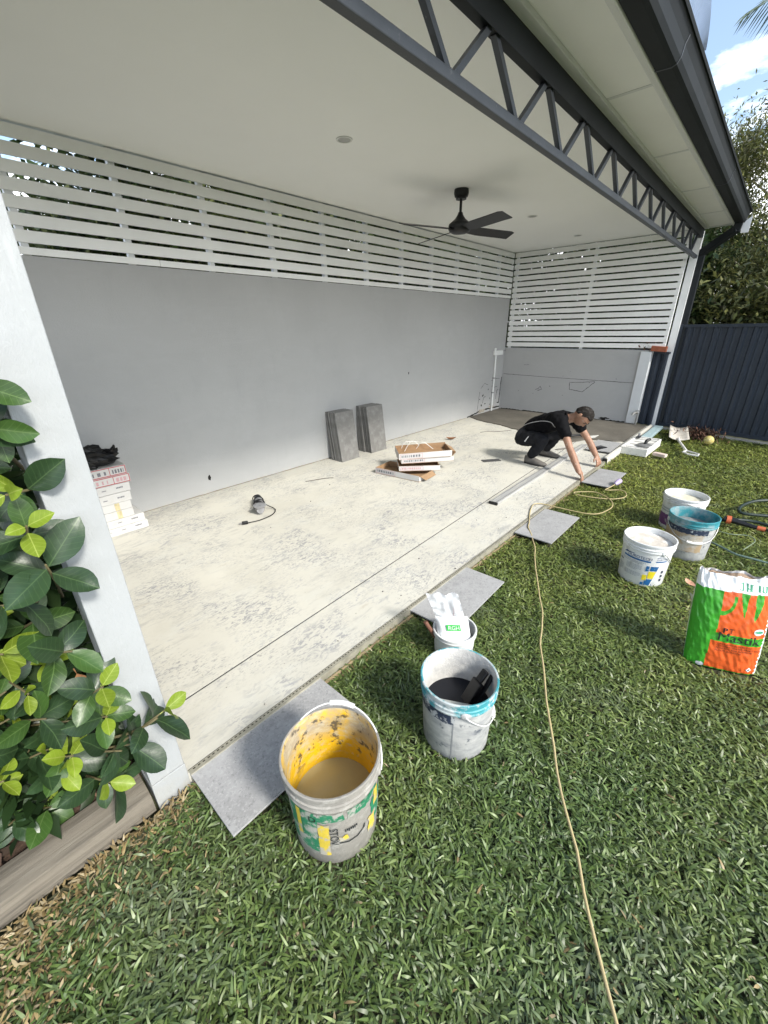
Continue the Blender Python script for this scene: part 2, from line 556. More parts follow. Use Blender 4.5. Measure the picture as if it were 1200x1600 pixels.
ribbon(mb, [(.98, .008), (2.0, .01), (3.2, .008), (4.2, .008), (6.6, .006)], .012, LW, 11, .06, .003)
mb.build('dirt_line', mat('dusty_ochre', (.22, .19, .14), .9), wl_, world=True)
mb = MB()
blob(mb, (7.12, .06), .13, .035, lambda u, v, h: (u, WY - .004, v), 17, 24, .8)
blob(mb, (7.5, .09), .10, .03, lambda u, v, h: (u, WY - .004, v), 18, 24, .8)
mb.build('exposed_mortar', mat('pale_exposed_mortar', (.33, .30, .25), .9, .3, 30, .6, 40), wl_, world=True)

rw = thing('rendered_wall', 'low grey rendered wall below the rear slat screen, cracked along one course', 'wall', (RX, 2.7, 0))
MB().box(RX, RX + .2, 1.50, WY + .2, -.12, 1.15).build('wall_body', M_wall, rw, world=True)
RW = lambda u, v, h: (RX - h, u, v)
mb = MB()
ribbon(mb, [(3.90, .68), (3.0, .665), (2.3, .66), (1.62, .655)], .008, RW, 21, .03, .004)
ribbon(mb, [(2.62, .60), (2.40, .615), (2.20, .64)], .008, RW, 22)
ribbon(mb, [(2.62, .59), (2.60, .48), (2.38, .455), (2.20, .63)], .009, RW, 23)
ribbon(mb, [(3.88, .012), (3.2, .02), (2.6, .015), (1.62, .018)], .03, RW, 24, .03, .012)
blob(mb, (2.35, .04), .16, .02, RW, 41, 26, 1.2)
blob(mb, (1.95, .05), .09, .02, RW, 42, 26, 1.2)
ribbon(mb, [(3.22, .43), (3.16, .46), (3.14, .50), (3.10, .44), (3.18, .42)], .01, RW, 43)
ribbon(mb, [(3.5, .86), (3.4, .865)], .006, RW, 44)
for i in range(8):
    blob(mb, (random.uniform(1.8, 3.8), random.uniform(.1, 1.0)), random.uniform(.004, .009), random.uniform(.002, .005), RW, i + 50, 12, .9)
kind(mb.build('crack', M_dark, rw, world=True), 'stuff')

pl = thing('pillar', 'short pale grey pillar at the open end of the low rear wall', 'pillar', (7.87, 1.52, 0))
MB().box(RX - .03, RX + .12, 1.452, 1.60, .02, 1.13).build('shaft', mat('pale_pillar_paint', (.55, .57, .585), .8, .05, 4, .15, 60), pl, world=True, bevel=.004)

# white conduit pipe with junction box on the corner of the long wall
pp = thing('conduit_pipe', 'white vertical pipe with a small box on the grey wall near the corner', 'pipe', (7.48, WY - .02, 0))
M_pvc = mat('white_pvc', (.72, .73, .72), .4, .05, 8, .02)
MB().tube([(7.49, WY - .02, .0), (7.485, WY - .02, .5), (7.475, WY - .02, 1.03)], .017, 12).build('pipe', M_pvc, pp, world=True, smooth=True)
MB().box(7.40, 7.70, WY - .05, WY - .002, 1.035, 1.115).build('junction_box', M_pvc, pp, world=True, bevel=.006)
MB().tube([(7.44, WY - .02, 1.115), (7.44, WY - .02, 1.16)], .02, 10).build('cap', M_pvc, pp, world=True)
MB().tube([(7.70, WY - .02, 1.09), (7.86, WY - .02, 1.11)], .009, 8).build('side_pipe', mat('grey_pvc', (.25, .25, .25), .5), pp, world=True)
for z in (.35, .62):
    MB().box(7.455, 7.515, WY - .04, WY - .001, z, z + .02).build('clip', mat('grey_pvc', (.25, .25, .25), .5), pp, world=True)

# ------------------------------------------------------------------ slat screens
ls = thing('slat_screen', 'white horizontal slat screen on top of the long grey wall', 'slat screen', (3.5, WY, 1.99))
bx0, bx1 = -.85, 7.84
rows = [(1.992, 2.036)] + [(2.097 + .094 * k - .0358, 2.097 + .094 * k + .0358) for k in range(7)]
for k, (z0, z1) in enumerate(rows):
    if k == 0:
        MB().box(bx0, 1.652, 3.902, 3.920, z0, z1).build('slat', M_slat, ls, bevel=.002, world=True)
        MB().box(1.655, bx1, 3.902, 3.920, z0, z1).build('slat', M_slat, ls, bevel=.002, world=True)
    else:
        MB().box(bx0, bx1, 3.902, 3.920, z0, z1).build('slat', M_slat, ls, bevel=.002, world=True)
for k in range(-2, 11):
    xx = .80 + .6575 * k
    MB().box(xx - .022, xx + .022, 3.9205, 3.965, 1.99, 2.708).build('batten', M_batten, ls, bevel=.002, world=True)
rs = thing('slat_screen', 'taller white slat screen above the low rear wall, reaching the corner', 'slat screen', (RX, 2.6, 1.15))
for k in range(17):
    z0 = 1.168 + .0907 * k + .0115
    MB().box(7.862, 7.880, 1.30, 3.90, z0, z0 + .068).build('slat', M_slat, rs, bevel=.002, world=True)
for y in (3.86, 2.545, 1.325):
    MB().box(7.8805, 7.925, y - .022, y + .022, 1.151, 2.708).build('batten', M_batten, rs, bevel=.002, world=True)

# ------------------------------------------------------------------ posts
ps = thing('post', 'square white timber post rising at the near left corner beside the green shrub', 'post', (.18, 1.28, 0))
MB().box(.126, .238, EDGE, 1.335, .062, 2.36).build('shaft', M_post, ps, world=True, bevel=.003)
MB().box(.125, .240, EDGE - .002, 1.337, -.07, .0605).build('foot_block', M_post, ps, world=True, bevel=.002)
p2 = thing('post', 'slim white post at the rear right corner beside the dark downpipe', 'post', (8.0, 1.24, 1.1))
MB().box(7.955, 8.055, 1.193, 1.288, -.1, 2.69).build('shaft', M_batten, p2, world=True, bevel=.003)

# ------------------------------------------------------------------ roof, ceiling, eave
kind(MB().box(-1.2, 7.93, 1.232, 3.99, 2.712, 2.75).build('ceiling', M_ceil), 'structure')
rf = thing('roof', 'shallow pitched grey steel roof above the patio ceiling', 'roof', (3.5, 2.5, 2.8))
X = Matrix(((0, 0, 1, 0), (1, 0, 0, 0), (0, 1, 0, 0), (0, 0, 0, 1)))     # (y,z,x) prism
MB().prism([(.845, 2.79), (4.02, 3.25), (4.02, 3.29), (.845, 2.83)], -1.5, 7.98, X=X).build('roof_sheet', M_roof, rf, world=True)
MB().prism([(1.2, 2.77), (3.98, 2.77), (3.98, 3.235), (1.2, 2.83)], 7.90, 7.93, X=X).build('gable_lining', M_batten, rf, world=True)
for i in range(24):
    xx = -1.4 + i * .4
    MB().prism([(.85, 2.832), (4.02, 3.292), (4.02, 3.312), (.85, 2.852)], xx, xx + .03, X=X).build('rib', M_roof, rf, world=True)
sf = thing('eave_soffit', 'white lined eave soffit between the charcoal truss and the gutter', 'soffit', (3.5, 1.0, 2.7))
xs = [-1.5, -.48, .76, 2.0, 3.24, 4.48, 5.72, 6.95, 7.86]
M_soff = mat('soffit_paint', (.88, .88, .86), .8, .03, 2, .05, 80)
for a, b in zip(xs[:-1], xs[1:]):
    MB().box(a + .003, b - .003, .886, 1.13, 2.712, 2.722).build('soffit_panel', M_soff, sf, world=True)
for a in xs[1:-1]:
    MB().box(a - .014, a + .014, .886, 1.13, 2.709, 2.7115).build('joint_strip', M_batten, sf, world=True)
MB().box(-1.5, 7.88, 1.131, 1.19, 2.690, 2.724).build('inner_trim', M_batten, sf, world=True, bevel=.003)
MB().box(-1.5, 7.89, .848, .885, 2.685, 2.79).build('fascia', M_batten, sf, world=True, bevel=.008)
MB().box(7.862, 7.90, .886, 1.19, 2.70, 2.83).build('end_board', M_batten, sf, world=True)
gt = thing('gutter', 'charcoal eave gutter running along the roof edge above the lawn', 'gutter', (3.5, .77, 2.7))
prof = [(.846, 2.80), (.846, 2.692), (.775, 2.688), (.755, 2.694), (.742, 2.715), (.735, 2.76), (.722, 2.79), (.712, 2.805), (.706, 2.80), (.700, 2.812), (.712, 2.818), (.722, 2.808), (.738, 2.775), (.744, 2.72), (.757, 2.702), (.775, 2.697), (.839, 2.70), (.839, 2.80)]
MB().prism(prof, -1.5, 7.80, X=X).build('trough', M_gutter, gt, world=True)
MB().prism(prof[:10] + [(.72, 2.815), (.846, 2.80)], 7.8005, 7.806, X=X).build('end_cap', M_gutter, gt, world=True)
for xx in (3.05, 5.6):
    MB().prism([(.849, 2.70), (.849, 2.690), (.775, 2.685), (.753, 2.692), (.739, 2.714), (.732, 2.76), (.720, 2.788), (.724, 2.79), (.737, 2.76), (.744, 2.716), (.756, 2.697), (.775, 2.690)], xx, xx + .012, X=X).build('joint_band', M_steel, gt, world=True)
MB().prism([(.70, 2.60), (.78, 2.60), (.80, 2.70), (.70, 2.78)], 7.93, 7.95, X=X).build('barge_end', M_batten, gt, world=True)
# downpipe
dp = thing('downpipe', 'charcoal downpipe with a slanted offset beside the rear white post', 'downpipe', (8.0, 1.15, 1.4))
M_dp = M_gutter
MB().bar((7.73, .80, 2.70), (7.76, .815, 2.61), .085, .07, up=(1, 0, 0)).build('outlet', M_dp, dp, world=True, bevel=.006)
MB().bar((7.745, .80, 2.635), (8.03, 1.175, 2.42), .085, .085).build('offset_arm', M_dp, dp, world=True, bevel=.006)
MB().bar((8.03, 1.160, 2.45), (8.03, 1.150, -.05), .085, .075, up=(1, 0, 0)).build('shaft', M_dp, dp, world=True, bevel=.006)
MB().box(7.998, 8.062, 1.118, 1.19, 1.95, 1.98).build('bracket', M_steel, dp, world=True)

# gutter guard mesh sticking up out of the gutter
gg = MB()
nn_, mm_ = 80, 24
vs = []
for i in range(nn_ + 1):
    for j in range(mm_ + 1):
        u, v = i / nn_, j / mm_
        lift = max(0, math.sin(u * math.pi)) ** .8
        vs.append((2.35 + 1.0 * u, .735 - .035 * v - .03 * lift * v, 2.80 + v * (.02 + .13 * lift) + .012 * math.sin(u * 9)))
gg.add(vs, [(i * (mm_ + 1) + j, (i + 1) * (mm_ + 1) + j, (i + 1) * (mm_ + 1) + j + 1, i * (mm_ + 1) + j + 1) for i in range(nn_) for j in range(mm_)])
o = gg.build('gutter_guard', mat('blue_grey_mesh', (.40, .46, .60), .6, .1), fixn=False)
w_ = o.modifiers.new('wire', 'WIREFRAME')
w_.thickness = .0022
tag(o, 'bluish mesh gutter guard curling up over the gutter lip', 'gutter guard')

# ------------------------------------------------------------------ truss
tr = thing('roof_truss', 'charcoal steel truss with zigzag webs along the open side', 'truss', (4, 1.2, 2.35))
TY = 1.205
MB().box(-1.5, 7.88, TY - .02, TY + .02, 2.350, 2.390).build('bottom_chord', M_steel, tr, world=True, bevel=.004)
MB().box(-1.5, 7.90, TY - .022, TY + .028, 2.597, 2.637).box(-1.5, 7.90, TY - .026, TY - .0225, 2.590, 2.705).build('top_chord', M_gutter, tr, world=True, bevel=.003)
k = -6
while True:
    xb = 1.738 + .565 * k
    if xb > 7.9:
        break
    for s_, xt in ((-1, xb - .258), (1, xb + .258)):
        if xt < 7.86 and xb < 7.86:
            MB().bar((xb + s_ * .022, TY + .002, 2.386), (xt, TY + .002, 2.602), .026, .026, up=(1, 0, 0)).build('web', M_steel, tr, world=True)
            for zz, xx in ((2.392, xb + s_ * .03),):
                MB().box(xx - .022, xx + .022, TY - .012, TY + .016, zz - .004, zz + .004).build('weld', M_steel, tr, world=True)
    k += 1

# ------------------------------------------------------------------ downlights and fan
M_dl = mat('downlight_trim', (.62, .62, .60), .4)
M_lens = mat('downlight_lens', (.42, .42, .40), .25)
for (x, y), lab in (((2.543, 2.629), 'round recessed downlight in the open ceiling nearest the camera'), ((5.575, 2.601), 'round recessed downlight just beyond the black fan'), ((7.142, 2.603), 'round recessed downlight farthest away, by the rear slat screen')):
    t = thing('downlight', lab, 'downlight', (x, y, 2.711), group='downlights in the patio ceiling')
    MB().lathe([(.045, -.001), (.045, -.004), (.056, -.004), (.058, 0)], 28, cap0=False, cap1=False).build('trim_ring', M_dl, t, smooth=True)
    MB().lathe([(.0, -.0015), (.046, -.0015)], 28, cap0=False, cap1=False).build('lens', M_lens, t)
fx, fy = 4.085, 2.648
fn = thing('ceiling_fan', 'black four blade ceiling fan hanging from the white ceiling', 'fan', (fx, fy, 2.71))
MB().lathe([(.0, 0), (.068, 0), (.070, -.03), (.062, -.058), (.05, -.064), (.05, -.078), (.0, -.078)], 28, cap0=False, cap1=False).build('canopy', M_black, fn, smooth=True)
MB().tube([(0, 0, -.075), (0, 0, -.20)], .0125, 12).build('downrod', M_black, fn, smooth=True)
MB().lathe([(.0, -.18), (.02, -.18), (.03, -.205), (.052, -.235), (.085, -.26), (.105, -.275), (.108, -.285), (.0, -.285)], 32, cap0=False, cap1=False).build('motor_cover', M_black, fn, smooth=True)
MB().lathe([(.0, -.286), (.108, -.286), (.110, -.318), (.098, -.338), (.07, -.352), (.0, -.358)], 32, cap0=False, cap1=False).build('motor_housing', M_black, fn, smooth=True)
BA = [math.radians(q) for q in (-112, -22, 68, 158)]
for a in BA:
    vs, fs = [], []
    NB = 12
    for i in range(NB + 1):
        t = i / NB
        r = .10 + .56 * t
        w = (.045 + .018 * min(1, t * 4)) * (1 if t < .93 else 1 - .25 * (t - .93) / .07)
        off = .012 * math.sin(t * math.pi * .5)
        for q, th_ in ((-1, .0), (1, .0), (1, -.006), (-1, -.006)):
            y = q * w + off + (.02 * (t - .9) * 10 if t > .9 and q > 0 else 0)
            vs.append((r, y, -.316 + -y * .30 + th_))
    for i in range(NB):
        for c in range(4):
            c2 = (c + 1) % 4
            fs.append((i * 4 + c, i * 4 + c2, i * 4 + 4 + c2, i * 4 + 4 + c))
    fs += [(0, 1, 2, 3), tuple(NB * 4 + i for i in (3, 2, 1, 0))]
    MB().add(vs, fs, X=Matrix.Rotation(a, 4, 'Z')).build('blade', M_black, fn, smooth=True)

# ------------------------------------------------------------------ boundary fence
fe = thing('steel_fence', 'tall navy corrugated steel fence along the right of the lawn', 'fence', F0)
def fence_sheet(start, length, z0, z1, name='fence_sheet', pitch=.165):
    u = FU
    nrm = Vector((-.983, .182, 0))
    prof = []
    s_ = 0
    while s_ < length - 1e-4:
        for ds, h in ((0, 0), (.045, 0), (.06, .022), (.095, .022), (.110, 0), (.128, 0), (.135, .007), (.143, .007), (.150, 0)):
            if s_ + ds <= length:
                prof.append((s_ + ds, h))
        s_ += pitch
    prof.append((length, 0))
    vs, fs = [], []
    for s_, h in prof:
        p = start + u * s_ + nrm * h
        vs += [(p.x, p.y, z0), (p.x, p.y, z1)]
    for i in range(len(prof) - 1):
        fs.append((2 * i, 2 * i + 1, 2 * i + 3, 2 * i + 2))
    return MB().add(vs, fs)
for k in range(10):
    fence_sheet(F0 + FU * (.03 + k * .785), .784, .0, 1.475).build('fence_sheet', M_fence, fe, world=True, fixn=False)
nrm = Vector((-.983, .182, 0))
for k in range(4):
    s0 = F0 + FU * (2.36 * k)
    if k:
        MB().bar((s0 + nrm * .01).to_tuple()[:2] + (-.05,), (s0 + nrm * .01).to_tuple()[:2] + (1.50,), .06, .06, up=(.18, .98, 0)).build('post', M_fence, fe, world=True)
    a, b = s0 + nrm * .006 + FU * (.035 if k == 0 else .03), s0 + FU * 2.33 + nrm * .006
    MB().bar((a.x, a.y, 1.488), (b.x, b.y, 1.488), .052, .042).build('top_rail', M_fence, fe, world=True, bevel=.003)
    MB().bar((a.x, a.y, .03), (b.x, b.y, .03), .05, .05).build('bottom_rail', M_fence, fe, world=True, bevel=.003)
for dx in (0, .045):
    s0 = F0 - FU * dx + nrm * (.012 if dx else .02)
    MB().bar((s0.x, s0.y, -.05), (s0.x, s0.y, 1.515), .03, .042, up=(.18, .98, 0)).build('post', M_fence, fe, world=True, bevel=.003)
a, b = F0 + FU * .02 + nrm * .03, F0 + FU * 7.8 + nrm * .03
MB().bar((a.x, a.y, -.045), (b.x, b.y, -.045), .03, .07).build('plinth', mat('pale_concrete', (.42, .40, .36), .9, .2, 6, .3, 40), fe, world=True)
f2 = thing('steel_fence', 'short low navy fence panel between the pale pillar and the tall fence', 'fence', (7.98, 1.3, 0))
fence_sheet(Vector((7.98, 1.45, 0)), .215, .0, 1.10, pitch=.105).build('fence_sheet', M_fence, f2, world=True, fixn=False)
MB().bar((7.975, 1.45, 1.115), (7.93, 1.225, 1.115), .05, .03).build('top_rail', M_fence, f2, world=True)

# ------------------------------------------------------------------ garden bed, sleeper
sp = thing('garden_sleeper', 'weathered timber sleeper edging the garden bed beside the white post', 'sleeper', (-.4, 1.29, -.05))
mb = MB()
vs, fs = [], []
sec = [(-.066, -.06), (-.066, .005), (-.058, .022), (-.03, .03), (.03, .03), (.058, .024), (.066, .008), (.066, -.06)]
NS = 40
for i in range(NS + 1):
    x = -2.6 + 2.715 * i / NS
    for y, z in sec:
        w = .006 * noise.noise(Vector((x * 2, y * 30, z * 30)))
        vs.append((x, 1.29 + y + w, z + w))
k = len(sec)
for i in range(NS):
    for c in range(k - 1):
        fs.append((i * k + c, (i + 1) * k + c, (i + 1) * k + c + 1, i * k + c + 1))
fs += [tuple(range(k)), tuple(NS * k + c for c in reversed(range(k)))]
mb.add(vs, fs).build('timber', M_sleeper, sp, world=True, smooth=True)
vs = []
for j in range(31):
    for i in range(41):
        x, y = -2.6 + 2.72 * i / 40, 1.34 + 1.9 * j / 30
        vs.append((x, y, -.005 + .03 * noise.noise(Vector((x * 9, y * 9, 1)))))
kind(MB().add(vs, [(j * 41 + i, j * 41 + i + 1, j * 41 + 42 + i, j * 41 + 41 + i) for j in range(30) for i in range(40)]).build('garden_bed', M_mulch, smooth='all'), 'structure')
# bark chips
n = 1500
c = np.stack([RNG.uniform(-1.2, .12, n), RNG.uniform(1.36, 2.2, n), RNG.uniform(.0, .03, n)], 1)
def rand_quads(c, sx, sy, rng, flat=.5):
    n = len(c)
    a = rng.uniform(0, 2 * np.pi, n)
    t = rng.normal(0, flat, (n, 2))
    u = np.stack([np.cos(a), np.sin(a), t[:, 0]], 1)
    v = np.stack([-np.sin(a), np.cos(a), t[:, 1]], 1)
    u *= (sx * rng.uniform(.6, 1.4, n))[:, None]
    v *= (sy * rng.uniform(.6, 1.4, n))[:, None]
    V = np.stack([c - u, c - v * .7, c + u, c + v], 1).reshape(-1, 3)
    return V, np.arange(4 * n).reshape(n, 4)
V, F = rand_quads(c, .022, .011, RNG)
pal = np.array([(.13, .075, .05), (.06, .04, .028), (.20, .12, .08), (.09, .055, .04)])
cc = np.repeat(pal[RNG.integers(0, 4, n)] * RNG.uniform(.6, 1.2, (n, 1)), 4, 0)
M_chip = mat('bark_chip', (.1, .06, .04), .9, attr='Col', bump=0)
kind(link('bark_chips', np_mesh('bark_chips', V, F, M_chip, cc)), 'stuff')

# ------------------------------------------------------------------ grass
def blades(c, ln, wd, cols, rng, seg=3, lay=(.35, 1.0)):
    n = len(c)
    az = rng.uniform(0, 2 * np.pi, n)
    e0 = rng.uniform(lay[0], lay[1], n)            # starting elevation
    dip = rng.uniform(.5, 1.5, n)
    d = np.stack([np.cos(az), np.sin(az)], 1)
    side = np.stack([-np.sin(az), np.cos(az), rng.normal(0, .35, n)], 1)
    side /= np.linalg.norm(side, axis=1)[:, None]
    P = c.copy()
    rows = []
    wp = [.55, 1.0, .8, 0] if seg == 3 else [.7, .95, 0]
    for k in range(seg + 1):
        w = (wd * wp[k] * .5)[:, None]
        if k < seg:
            rows += [P - side * w, P + side * w]
        else:
            rows += [P]
        el = e0 - dip * (k + .5) / seg
        st = (ln / seg)[:, None]
        P = P + np.concatenate([d * np.cos(el)[:, None], np.sin(el)[:, None]], 1) * st
        P[:, 2] = np.maximum(P[:, 2], c[:, 2] + .004)
    m = 2 * seg + 1
    V = np.stack(rows, 1).reshape(-1, 3)
    b = (np.arange(n) * m)[:, None]
    tris = []
    for k in range(seg - 1):
        a = 2 * k
        tris += [b + [a, a + 1, a + 3], b + [a, a + 3, a + 2]]
    a = 2 * (seg - 1)
    tris += [b + [a, a + 1, a + 2]]
    F = np.concatenate([t[:, None, :] for t in tris], 1).reshape(-1, 3)
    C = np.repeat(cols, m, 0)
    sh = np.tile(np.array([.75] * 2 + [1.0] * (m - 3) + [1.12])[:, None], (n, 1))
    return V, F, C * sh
TILES = [((.555, 1.06), (.62, .315), 0), ((1.86, 1.065), (.62, .30), .03), ((3.19, 1.045), (.62, .30), .0), ((4.74, 1.045), (.60, .275), -.02)]
BUCKETS = [(.523, .716, .15), (1.075, .592, .14), (2.885, .298, .14), (3.446, .136, .14), (3.875, .235, .14), (1.479, .863, .10)]
def keep_mask(x, y):
    k = np.ones(len(x), bool)
    for (tx, ty), (a, b), r in TILES:
        cs, sn = math.cos(r), math.sin(r)
        u, v = (x - tx) * cs + (y - ty) * sn, -(x - tx) * sn + (y - ty) * cs
        k &= ~((np.abs(u) < a / 2 - .012) & (np.abs(v) < b / 2 - .012))
    for bx, by, r in BUCKETS:
        k &= (x - bx) ** 2 + (y - by) ** 2 > (r - .012) ** 2
    k &= ~((np.abs((x - 2.24) * .345 - (y + .2) * .94) < .14) & (np.abs((x - 2.24) * .94 + (y + .2) * .345) < .055))
    k &= y < 1.203
    k &= x < 8.02 + (y - 1.17) * .185 - .05
    return k
def pnoise(x, y, s, seed):
    rng = np.random.default_rng(seed)
    out = np.zeros(len(x))
    for o in range(4):
        for _ in range(3):
            a = rng.uniform(0, 2 * np.pi)
            f = s * (1.8 ** o) * rng.uniform(.7, 1.4)
            out += np.sin((x * np.cos(a) + y * np.sin(a)) * f * 6.283 + rng.uniform(0, 6.28)) / (1.5 ** o)
    return out / 4
GREENS = np.array([(.098, .134, .034), (.124, .160, .046), (.070, .100, .028), (.168, .198, .072), (.112, .142, .058)])
STRAW = np.array([(.36, .27, .13), (.28, .20, .09), (.42, .34, .20)])
def grass_zone(n, x0, x1, y0, y1, test, ln, wd, seg, seed):
    rng = np.random.default_rng(seed)
    x, y = rng.uniform(x0, x1, n), rng.uniform(y0, y1, n)
    k = keep_mask(x, y) & test(x, y)
    x, y = x[k], y[k]
    n = len(x)
    z = np.full(n, -.058) + rng.uniform(0, .02, n)
    cols = GREENS[rng.integers(0, 5, n)] * rng.uniform(.75, 1.65, (n, 1))
    pn = pnoise(x, y, .6, 5)
    far = np.clip((np.hypot(x, y) - 1.2) / 3.2, 0, 1)
    cols = cols * (np.array([.80, .90, .86]) * (1 - far[:, None]) + np.array([.80, .86, .80]) * far[:, None])
    cols = cols * (1 + .18 * pn[:, None])
    cols[:, 0] *= 1 + .60 * far + .10 * pn
    cols[:, 1] *= 1 + .38 * far
    dust = np.exp(-((x - .38) ** 2 + (y + .06) ** 2) / .02) * .75 + np.clip(pnoise(x, y, .9, 31) - .4, 0, 1) * .5
    dust = (np.clip(dust, 0, .8) * rng.uniform(.3, 1, n))[:, None]
    cols = cols * (1 - dust) + np.array([(.17, .18, .155)]) * dust
    # dry runners: most beside the sleeper and along the slab edge
    edge = np.exp(-np.clip(1.2 - y, 0, 9) / .09) * (x < .2) * .95 + np.exp(-((x + .35) ** 2 + (y - 1.02) ** 2) / .03) * .45 + np.exp(-np.clip(1.195 - y, 0, 9) / .02) * .4
    dry = rng.uniform(0, 1, n) < np.clip(.008 + .02 * np.clip(pnoise(x, y, 1.1, 9) - .45, 0, 1) + edge, 0, .95)
    cols[dry] = STRAW[rng.integers(0, 3, dry.sum())] * rng.uniform(.55, 1.15, (dry.sum(), 1))
    L = ln * rng.uniform(.6, 1.35, n)
    L[dry] *= .75
    L *= 1 + .45 * np.exp(-np.clip(1.195 - y, 0, 9) / .05) * (x > .3)
    W = wd * rng.uniform(.65, 1.3, n)
    c = np.stack([x, y, z], 1)
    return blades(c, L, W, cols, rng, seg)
zones = [
    grass_zone(255000, -1.3, 3.0, -1.9, 1.2, lambda x, y: np.hypot(x, y) < 2.5, .036, .0066, 3, 1),
    grass_zone(170000, 1.2, 5.4, -2.6, 1.2, lambda x, y: (np.hypot(x, y) >= 2.5) & (np.hypot(x, y) < 4.6) & (y > -2.2 - .1 * x), .040, .0078, 2, 2),
    grass_zone(130000, 3.2, 8.1, -3.4, 1.2, lambda x, y: np.hypot(x, y) >= 4.6, .046, .0105, 2, 3)]
Vs, Fs, Cs, o_ = [], [], [], 0
for V, F, C in zones:
    Vs.append(V)
    Fs.append(F + o_)
    Cs.append(C)
    o_ += len(V)
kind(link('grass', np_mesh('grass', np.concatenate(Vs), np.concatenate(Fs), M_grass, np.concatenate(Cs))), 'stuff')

# ------------------------------------------------------------------ tiles
def tile_mb(a, b, t=.009):
    return MB().box(-a / 2, a / 2, -b / 2, b / 2, 0, t)
GT = 'loose tiles lying on the lawn by the slab'
tl = ['grey stone tile lying on the grass under the yellow bucket', 'grey stone tile on the grass behind the small white bucket', 'grey stone tile on the grass at the near end of the loose cord coil', 'grey stone tile held by the crouching person at the slab edge']
for (c, (a, b), r), lab in zip(TILES, tl):
    o = tile_mb(a, b).build('stone_tile', M_tile, bevel=.0012)
    o.location = (c[0], c[1] + .004, -.011)
    o.rotation_euler = (random.uniform(-.012, .012), random.uniform(-.008, .008), r)
    tag(o, lab, 'tile', GT)
o = tile_mb(.60, .30).build('stone_tile', M_tile, bevel=.0012)
o.location = (6.0, 1.42, .020)
o.rotation_euler = (.0, 0, .03)
tag(o, 'grey stone tile on the slab at the mortar edge under a black float', 'tile')
def leaning(x, n, lean, lab_front, lab_rest, grp, ybase):
    me = None
    y = ybase
    for k in range(n):
        if me is None:
            o = MB().box(-.15, .15, 0, .0185, 0, .60).build('stone_tile', M_tile2, bevel=.001)
            me = o.data
        else:
            o = bpy.data.objects.new('stone_tile', me)
            COL.objects.link(o)
            bv = o.modifiers.new('bevel', 'BEVEL')
            bv.width = .001
        o.location = (x + random.uniform(-.012, .012) * (k > 0), y, .001)
        o.rotation_euler = (-lean, 0, random.uniform(-.006, .006))
        tag(o, lab_front if k == 0 else lab_rest, 'tile', grp)
        y += .0235 + random.uniform(-.003, .003)
leaning(3.435, 9, .15, 'front grey tile of the left stack leaning on the wall', 'grey tile behind the front one in the left leaning stack', 'tiles in the left leaning stack', 3.665)
leaning(3.965, 10, .13, 'front grey tile of the right stack leaning on the wall', 'grey tile behind the front one in the right leaning stack', 'tiles in the right leaning stack', 3.665)

# ------------------------------------------------------------------ buckets
def bucket_prof(rt, rb, h, t=.004, double=True):
    """outer profile with the stacking skirt and rim beads; returns outer radius function"""
    R = lambda z: rb + (rt - .006 - rb) * z / h
    hs = h * .80
    out = [(.0, .004), (rb - .012, .004), (rb - .010, 0), (rb - .003, 0), (rb, .006), (R(hs), hs), (R(hs) + .005, hs + .002), (R(hs) + .007, hs + .010), (R(hs) + .004, hs + .016)]
    if double:
        z2 = h * .875
        out += [(R(z2) + .003, z2 - .004), (R(z2) + .007, z2), (R(z2) + .007, z2 + .006), (R(z2) + .003, z2 + .009)]
    out += [(rt - .004, h - .014), (rt, h - .011), (rt, h - .002), (rt - .003, h), (rt - .008, h - .001)]
    return out, R, hs
EAR = {}
def bucket(label, cx, cy, rt, h, mats, rot=0.0, tilt=(0, 0), fill=None, base=-.045, skirt_mat=None, inner=None, group='tradesman buckets standing on the lawn', rb=None, double=True):
    rb = rb or rt * .87
    EAR['m'] = mats[0]
    t = thing('bucket', label, 'bucket', (cx, cy, base), (tilt[0], tilt[1], rot), group)
    prof, R, hs = bucket_prof(rt, rb, h, double=double)
    k = next(i for i, p in enumerate(prof) if p[1] >= hs - 1e-6)
    MB().lathe(prof[:k + 1], 56, cap0=False, cap1=False).build('shell', mats[0], t, smooth=True)
    MB().lathe(prof[k:], 56, cap0=False, cap1=False).build('rim', skirt_mat or mats[0], t, smooth=True)
    ri = lambda z: R(z) - .005
    MB().lathe([(rt - .008, h - .001), (ri(h * .97), h * .95), (ri(h * .6), h * .6), (ri(.012), .012), (.0, .010)], 56, cap0=False, cap1=False).build('inner_wall', inner or mats[0], t, smooth=True)
    if fill:
        zf, mf, nm = fill
        vs, fs = [(0, 0, zf)], []
        NR, NA = 7, 48
        for i in range(1, NR + 1):
            for a in range(NA):
                r_ = ri(zf) * .999 * i / NR
                th = 2 * math.pi * a / NA
                am = 0 if i == NR else .004 * noise.noise(Vector((r_ * 20 * math.cos(th), r_ * 20 * math.sin(th), cx)))
                if nm == 'liquid':
                    am = 0
                vs.append((r_ * math.cos(th), r_ * math.sin(th), zf + am))
        for a in range(NA):
            fs.append((0, 1 + a, 1 + (a + 1) % NA))
            for i in range(NR - 1):
                fs.append((1 + i * NA + a, 1 + (i + 1) * NA + a, 1 + (i + 1) * NA + (a + 1) % NA, 1 + i * NA + (a + 1) % NA))
        MB().add(vs, fs).build(nm, mf, t, smooth='all')
    return t, R, hs
